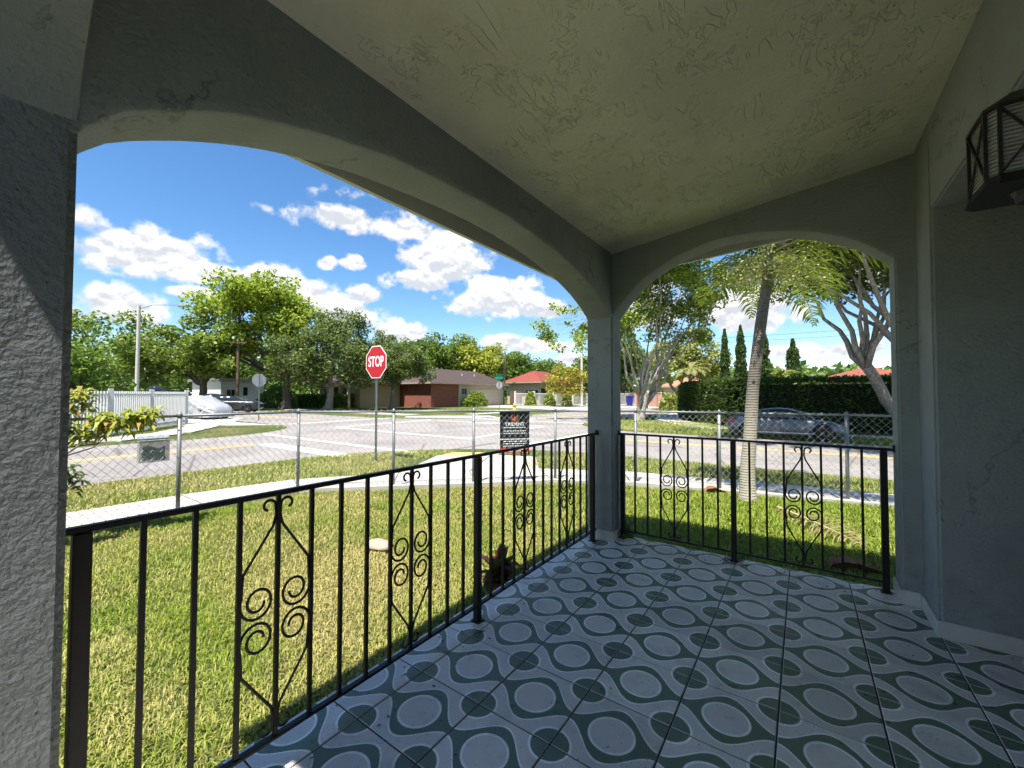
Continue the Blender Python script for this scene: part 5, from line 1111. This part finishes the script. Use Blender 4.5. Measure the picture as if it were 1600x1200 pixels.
def dense(st, n):
    st = np.array(st); x = np.linspace(st[0, 0], st[-1, 0], n); x[0], x[-1] = st[0, 0], st[-1, 0]
    out = []
    for q in x:
        i = min(max(np.searchsorted(st[:, 0], q) - 1, 0), len(st) - 2); h = st[i + 1, 0] - st[i, 0]; t_ = (q - st[i, 0]) / h; r_ = [q]
        for c in (1, 2, 3):
            d = np.gradient(st[:, c], st[:, 0]); p0, p1, m0, m1 = st[i, c], st[i + 1, c], d[i] * h, d[i + 1] * h
            r_.append(p0 * (2 * t_**3 - 3 * t_**2 + 1) + m0 * (t_**3 - 2 * t_**2 + t_) + p1 * (3 * t_**2 - 2 * t_**3) + m1 * (t_**3 - t_**2))
        out.append(tuple(r_))
    return out
def cut_wheels(me_obj, xs_, r_, w_):
    cb_ = MB()
    for x in xs_: cb_.lathe([(r_, -w_), (r_, w_)], 28, (x, 0, .31), 'y')
    cutter = cb_.build('cutter_tmp', None, me_obj.parent); md = me_obj.modifiers.new('cut', 'BOOLEAN'); md.object = cutter; md.operation = 'DIFFERENCE'; md.solver = 'EXACT'
    dg = bpy.context.evaluated_depsgraph_get(); dg.update(); me = bpy.data.meshes.new_from_object(me_obj.evaluated_get(dg)); me_obj.modifiers.clear(); me_obj.data = me; bpy.data.objects.remove(cutter)
    try: me.set_sharp_from_angle(angle=math.radians(40))
    except Exception: pass
def wheel(parent, x, side, r_=.325, spokes=14, y=.74):
    w = MB().lathe([(r_ * .68, -.1), (r_ * .96, -.1), (r_, -.07), (r_, .07), (r_ * .96, .1), (r_ * .68, .1)], 28, (0, 0, 0), 'y').build('wheel', M_TYRE, parent, smooth=True); w.location = (x, side * y, r_)
    rim = MB(); yo = .085 * side
    rim.lathe([(r_ * .60, yo - .01), (r_ * .72, yo - .01), (r_ * .72, yo + .01 ), (r_ * .60, yo + .01)], 28, (0, 0, 0), 'y'); rim.lathe([(.045, yo - .015), (.045, yo + .015)], 12, (0, 0, 0), 'y')
    for k in range(spokes):
        a = 2 * math.pi * k / spokes; rim.obox((.03 * math.cos(a), yo, .03 * math.sin(a)), (r_ * .64 * math.cos(a), yo, r_ * .64 * math.sin(a)), .016, .02)
    rim.build('rim', M_RIM, w); MB().lathe([(r_ * .66, -.02 * side), (r_ * .66, .02 * side)], 20, (0, 0, 0), 'y').build('brake_disc', simple('brake_dark', (.05, .05, .05), .5, .5), w)
SEC = [(0, 0), (.80, 0), (.93, .06), (.985, .25), (1.0, .48), (.985, .70), (.95, .86), (.86, .955), (.6, .99), (.3, 1.0), (0, 1.0)]
coupe = thing('parked_coupe', 'dark blue grey two door coupe parked under the tree across the road', 'car', (.87, 16.7, GZ + .02), 0); coupe.scale = (.83, .83, .86)
M_CP = mat_paint_car('coupe_paint', (.055, .078, .095))
st_ = [(-2.15, .60, .40, .70), (-2.08, .74, .30, .80), (-1.85, .82, .22, .87), (-1.3, .875, .18, .895), (-.6, .85, .17, .885), (.2, .845, .17, .87), (.8, .855, .17, .85), (1.3, .875, .17, .80), (1.75, .82, .18, .71), (2.0, .72, .22, .61), (2.13, .52, .32, .50)]
body = MB(); body.add(*loft(dense(st_, 46), SEC)); bo = body.build('body', M_CP, coupe, smooth=True); cut_wheels(bo, (-1.28, 1.32), .375, 1.2); bo.data.materials.clear(); bo.data.materials.append(M_CP); bo.data.polygons.foreach_set('use_smooth', [True] * len(bo.data.polygons))
CS = [(0, 0), (1.0, 0), (.985, .25), (.90, .62), (.80, .90), (.66, .985), (.35, 1.0), (0, 1.0)]
cst = [(-1.72, .60, .86, .895), (-1.45, .66, .86, .99), (-1.0, .72, .86, 1.14), (-.5, .745, .86, 1.235), (0.0, .75, .85, 1.25), (.30, .745, .84, 1.21), (.65, .73, .83, 1.06), (1.0, .70, .81, .87), (1.08, .66, .80, .835)]
cab = MB(); cab.add(*loft(dense(cst, 26), CS)); cab.build('windows', M_CGLASS, coupe, smooth=True)
RS = [(.78, .905), (.66, .992), (.35, 1.012), (0, 1.015)]
def strip_roof(x0, x1):
    dd = [s for s in dense(cst, 60) if x0 <= s[0] <= x1]; full = RS + [(-a, b) for a, b in RS[::-1] if a > 0]; vs = []; k = len(full)
    for x, w, zb_, zt_ in dd: vs += [(x, a * w, zb_ + (zt_ - zb_) * b + .006) for a, b in full]
    return vs, [(i * k + j, i * k + j + 1, (i + 1) * k + j + 1, (i + 1) * k + j) for i in range(len(dd) - 1) for j in range(k - 1)]
MB().add(*strip_roof(-.75, .28)).build('roof', M_CP, coupe, smooth=True)
for s in (-1, 1):
    dd = dense(cst, 60); line = [(x, s * w * .80 , zb_ + (zt_ - zb_) * .92 + .008) for x, w, zb_, zt_ in dd if -1.6 <= x <= 1.04]
    MB().tube(line, .024, 6).build('roof_rail', M_CP, coupe, smooth=True)
    MB().obox((.62, s * .745, .92), (.70, s * .90, .94), .08, .09).build('mirror', M_CP, coupe, bevel=.02)
    MB().obox((-.62, s * .735, .90), (-.85, s * .64, 1.13), .05, .02).build('window_pillar', M_CP, coupe)
    MB().obox((-1.05, s * .862, .285), (1.0, s * .852, .285), .02, .035).build('sill_trim', M_RIM, coupe)
    MB().obox((-.28, s * .858, .72), (-.12, s * .858, .72), .02, .03).build('door_handle', M_RIM, coupe)
    MB().add([(-2.10, s * .70, .78), (-1.86, s * .835, .80), (-1.78, s * .845, .72), (-1.95, s * .825, .64), (-2.12, s * .72, .66), (-2.14, s * .66, .68)], [(0, 1, 2, 3, 4, 5)]).build('tail_light', simple('tail_red', (.5, .02, .02), .2), coupe)
    MB().add([(1.70, s * .80, .68), (2.02, s * .64, .58), (2.06, s * .66, .53), (1.80, s * .80, .61)], [(0, 1, 2, 3)]).build('headlight', simple('headlamp', (.6, .62, .64), .1, .2), coupe)
    for x in (-1.28, 1.32): wheel(coupe, x, s)
MB().box(-1.75, 1.8, -.7, .7, .16, .24).build('underbody', M_CABLE, coupe)
# car under a silver cover
cc = thing('covered_car', 'car hidden under a silver fabric cover on the far driveway', 'car', (-29.6, 8.7, GZ + .03), math.radians(18))
cv = []; nst, m = 40, 30; r_ = random.Random(17)
for i in range(nst + 1):
    x = -2.15 + 4.3 * i / nst; zt_ = np.interp(x, [-2.15, -1.9, -1.2, -.5, .5, 1.0, 1.7, 2.05, 2.15], [.55, .85, 1.15, 1.42, 1.42, 1.12, .92, .72, .45]); w = np.interp(x, [-2.15, -1.8, 0, 1.8, 2.15], [.6, .85, .92, .86, .6])
    for j in range(m + 1):
        a = math.pi * j / m; fold = .07 * math.sin(j * 1.9 + x * 2.1) * math.sin(x * 5 + j * .3) + .045 * math.sin(x * 13 + j * .9)
        c_ = abs(math.cos(a)) ** .55 * (1 if math.cos(a) > 0 else -1); s_ = math.sin(a) ** .6 if 0 < j < m else 0
        cv.append((x, w * c_ * (1 + fold), .12 + (zt_ - .12) * s_ * (1 + fold * .4)))
MB().add(cv, [(i * (m + 1) + j, i * (m + 1) + j + 1, (i + 1) * (m + 1) + j + 1, (i + 1) * (m + 1) + j) for i in range(nst) for j in range(m)] + [tuple(range(m + 1)), tuple(nst * (m + 1) + j for j in range(m + 1))[::-1]]).build('cover', simple('silver_cover', (.33, .335, .35), .42, .15, .08, 5), cc, smooth=True)
for x in (-1.3, 1.3):
    for s in (-1, 1): wheel(cc, x, s, .31, 8, .72)
# two dark cars further back
def plain_car(name, label, x, y, rz, h_, col, L=4.6):
    ro = thing(name, label, 'car', (x, y, GZ + .03), rz, 'dark cars parked behind the covered car'); s = L / 4.3
    b = MB(); b.add(*loft(dense([(-2.15 * s, .7, .45, .85), (-2.0 * s, .85, .3, 1.0), (0, .92, .25, 1.02), (1.3 * s, .92, .25, .98), (2.0 * s, .85, .3, .85), (2.15 * s, .7, .4, .7)], 24), SEC)); o = b.build('body', mat_paint_car(name + '_paint', col), ro, smooth=True); cut_wheels(o, (-1.3 * s, 1.35 * s), .38, 1.3)
    c = MB(); c.add(*loft(dense([(-1.95 * s, .7, .98, 1.02), (-1.7 * s, .76, .98, h_ - .06), (-.4 * s, .78, .98, h_), (.3 * s, .77, .98, h_ - .04), (1.0 * s, .74, .97, 1.0)], 18), CS)); c.build('windows', M_CGLASS, ro, smooth=True)
    MB().box(-1.6 * s, .2 * s, -.56, .56, h_ - .005, h_ + .03).build('roof', o.data.materials[0] if o.data.materials else M_CABLE, ro, bevel=.012)
    for xx in (-1.3 * s, 1.35 * s):
        for sd in (-1, 1): wheel(ro, xx, sd, .33, 7, .78)
plain_car('parked_suv', 'black tall car parked behind the covered car beside the tree trunk', -36.5, 9.6, .9, 1.75, (.012, .013, .016)); plain_car('parked_sedan', 'low dark car parked behind the right end of the covered car', -37.0, 13.2, .9, 1.4, (.015, .016, .02))
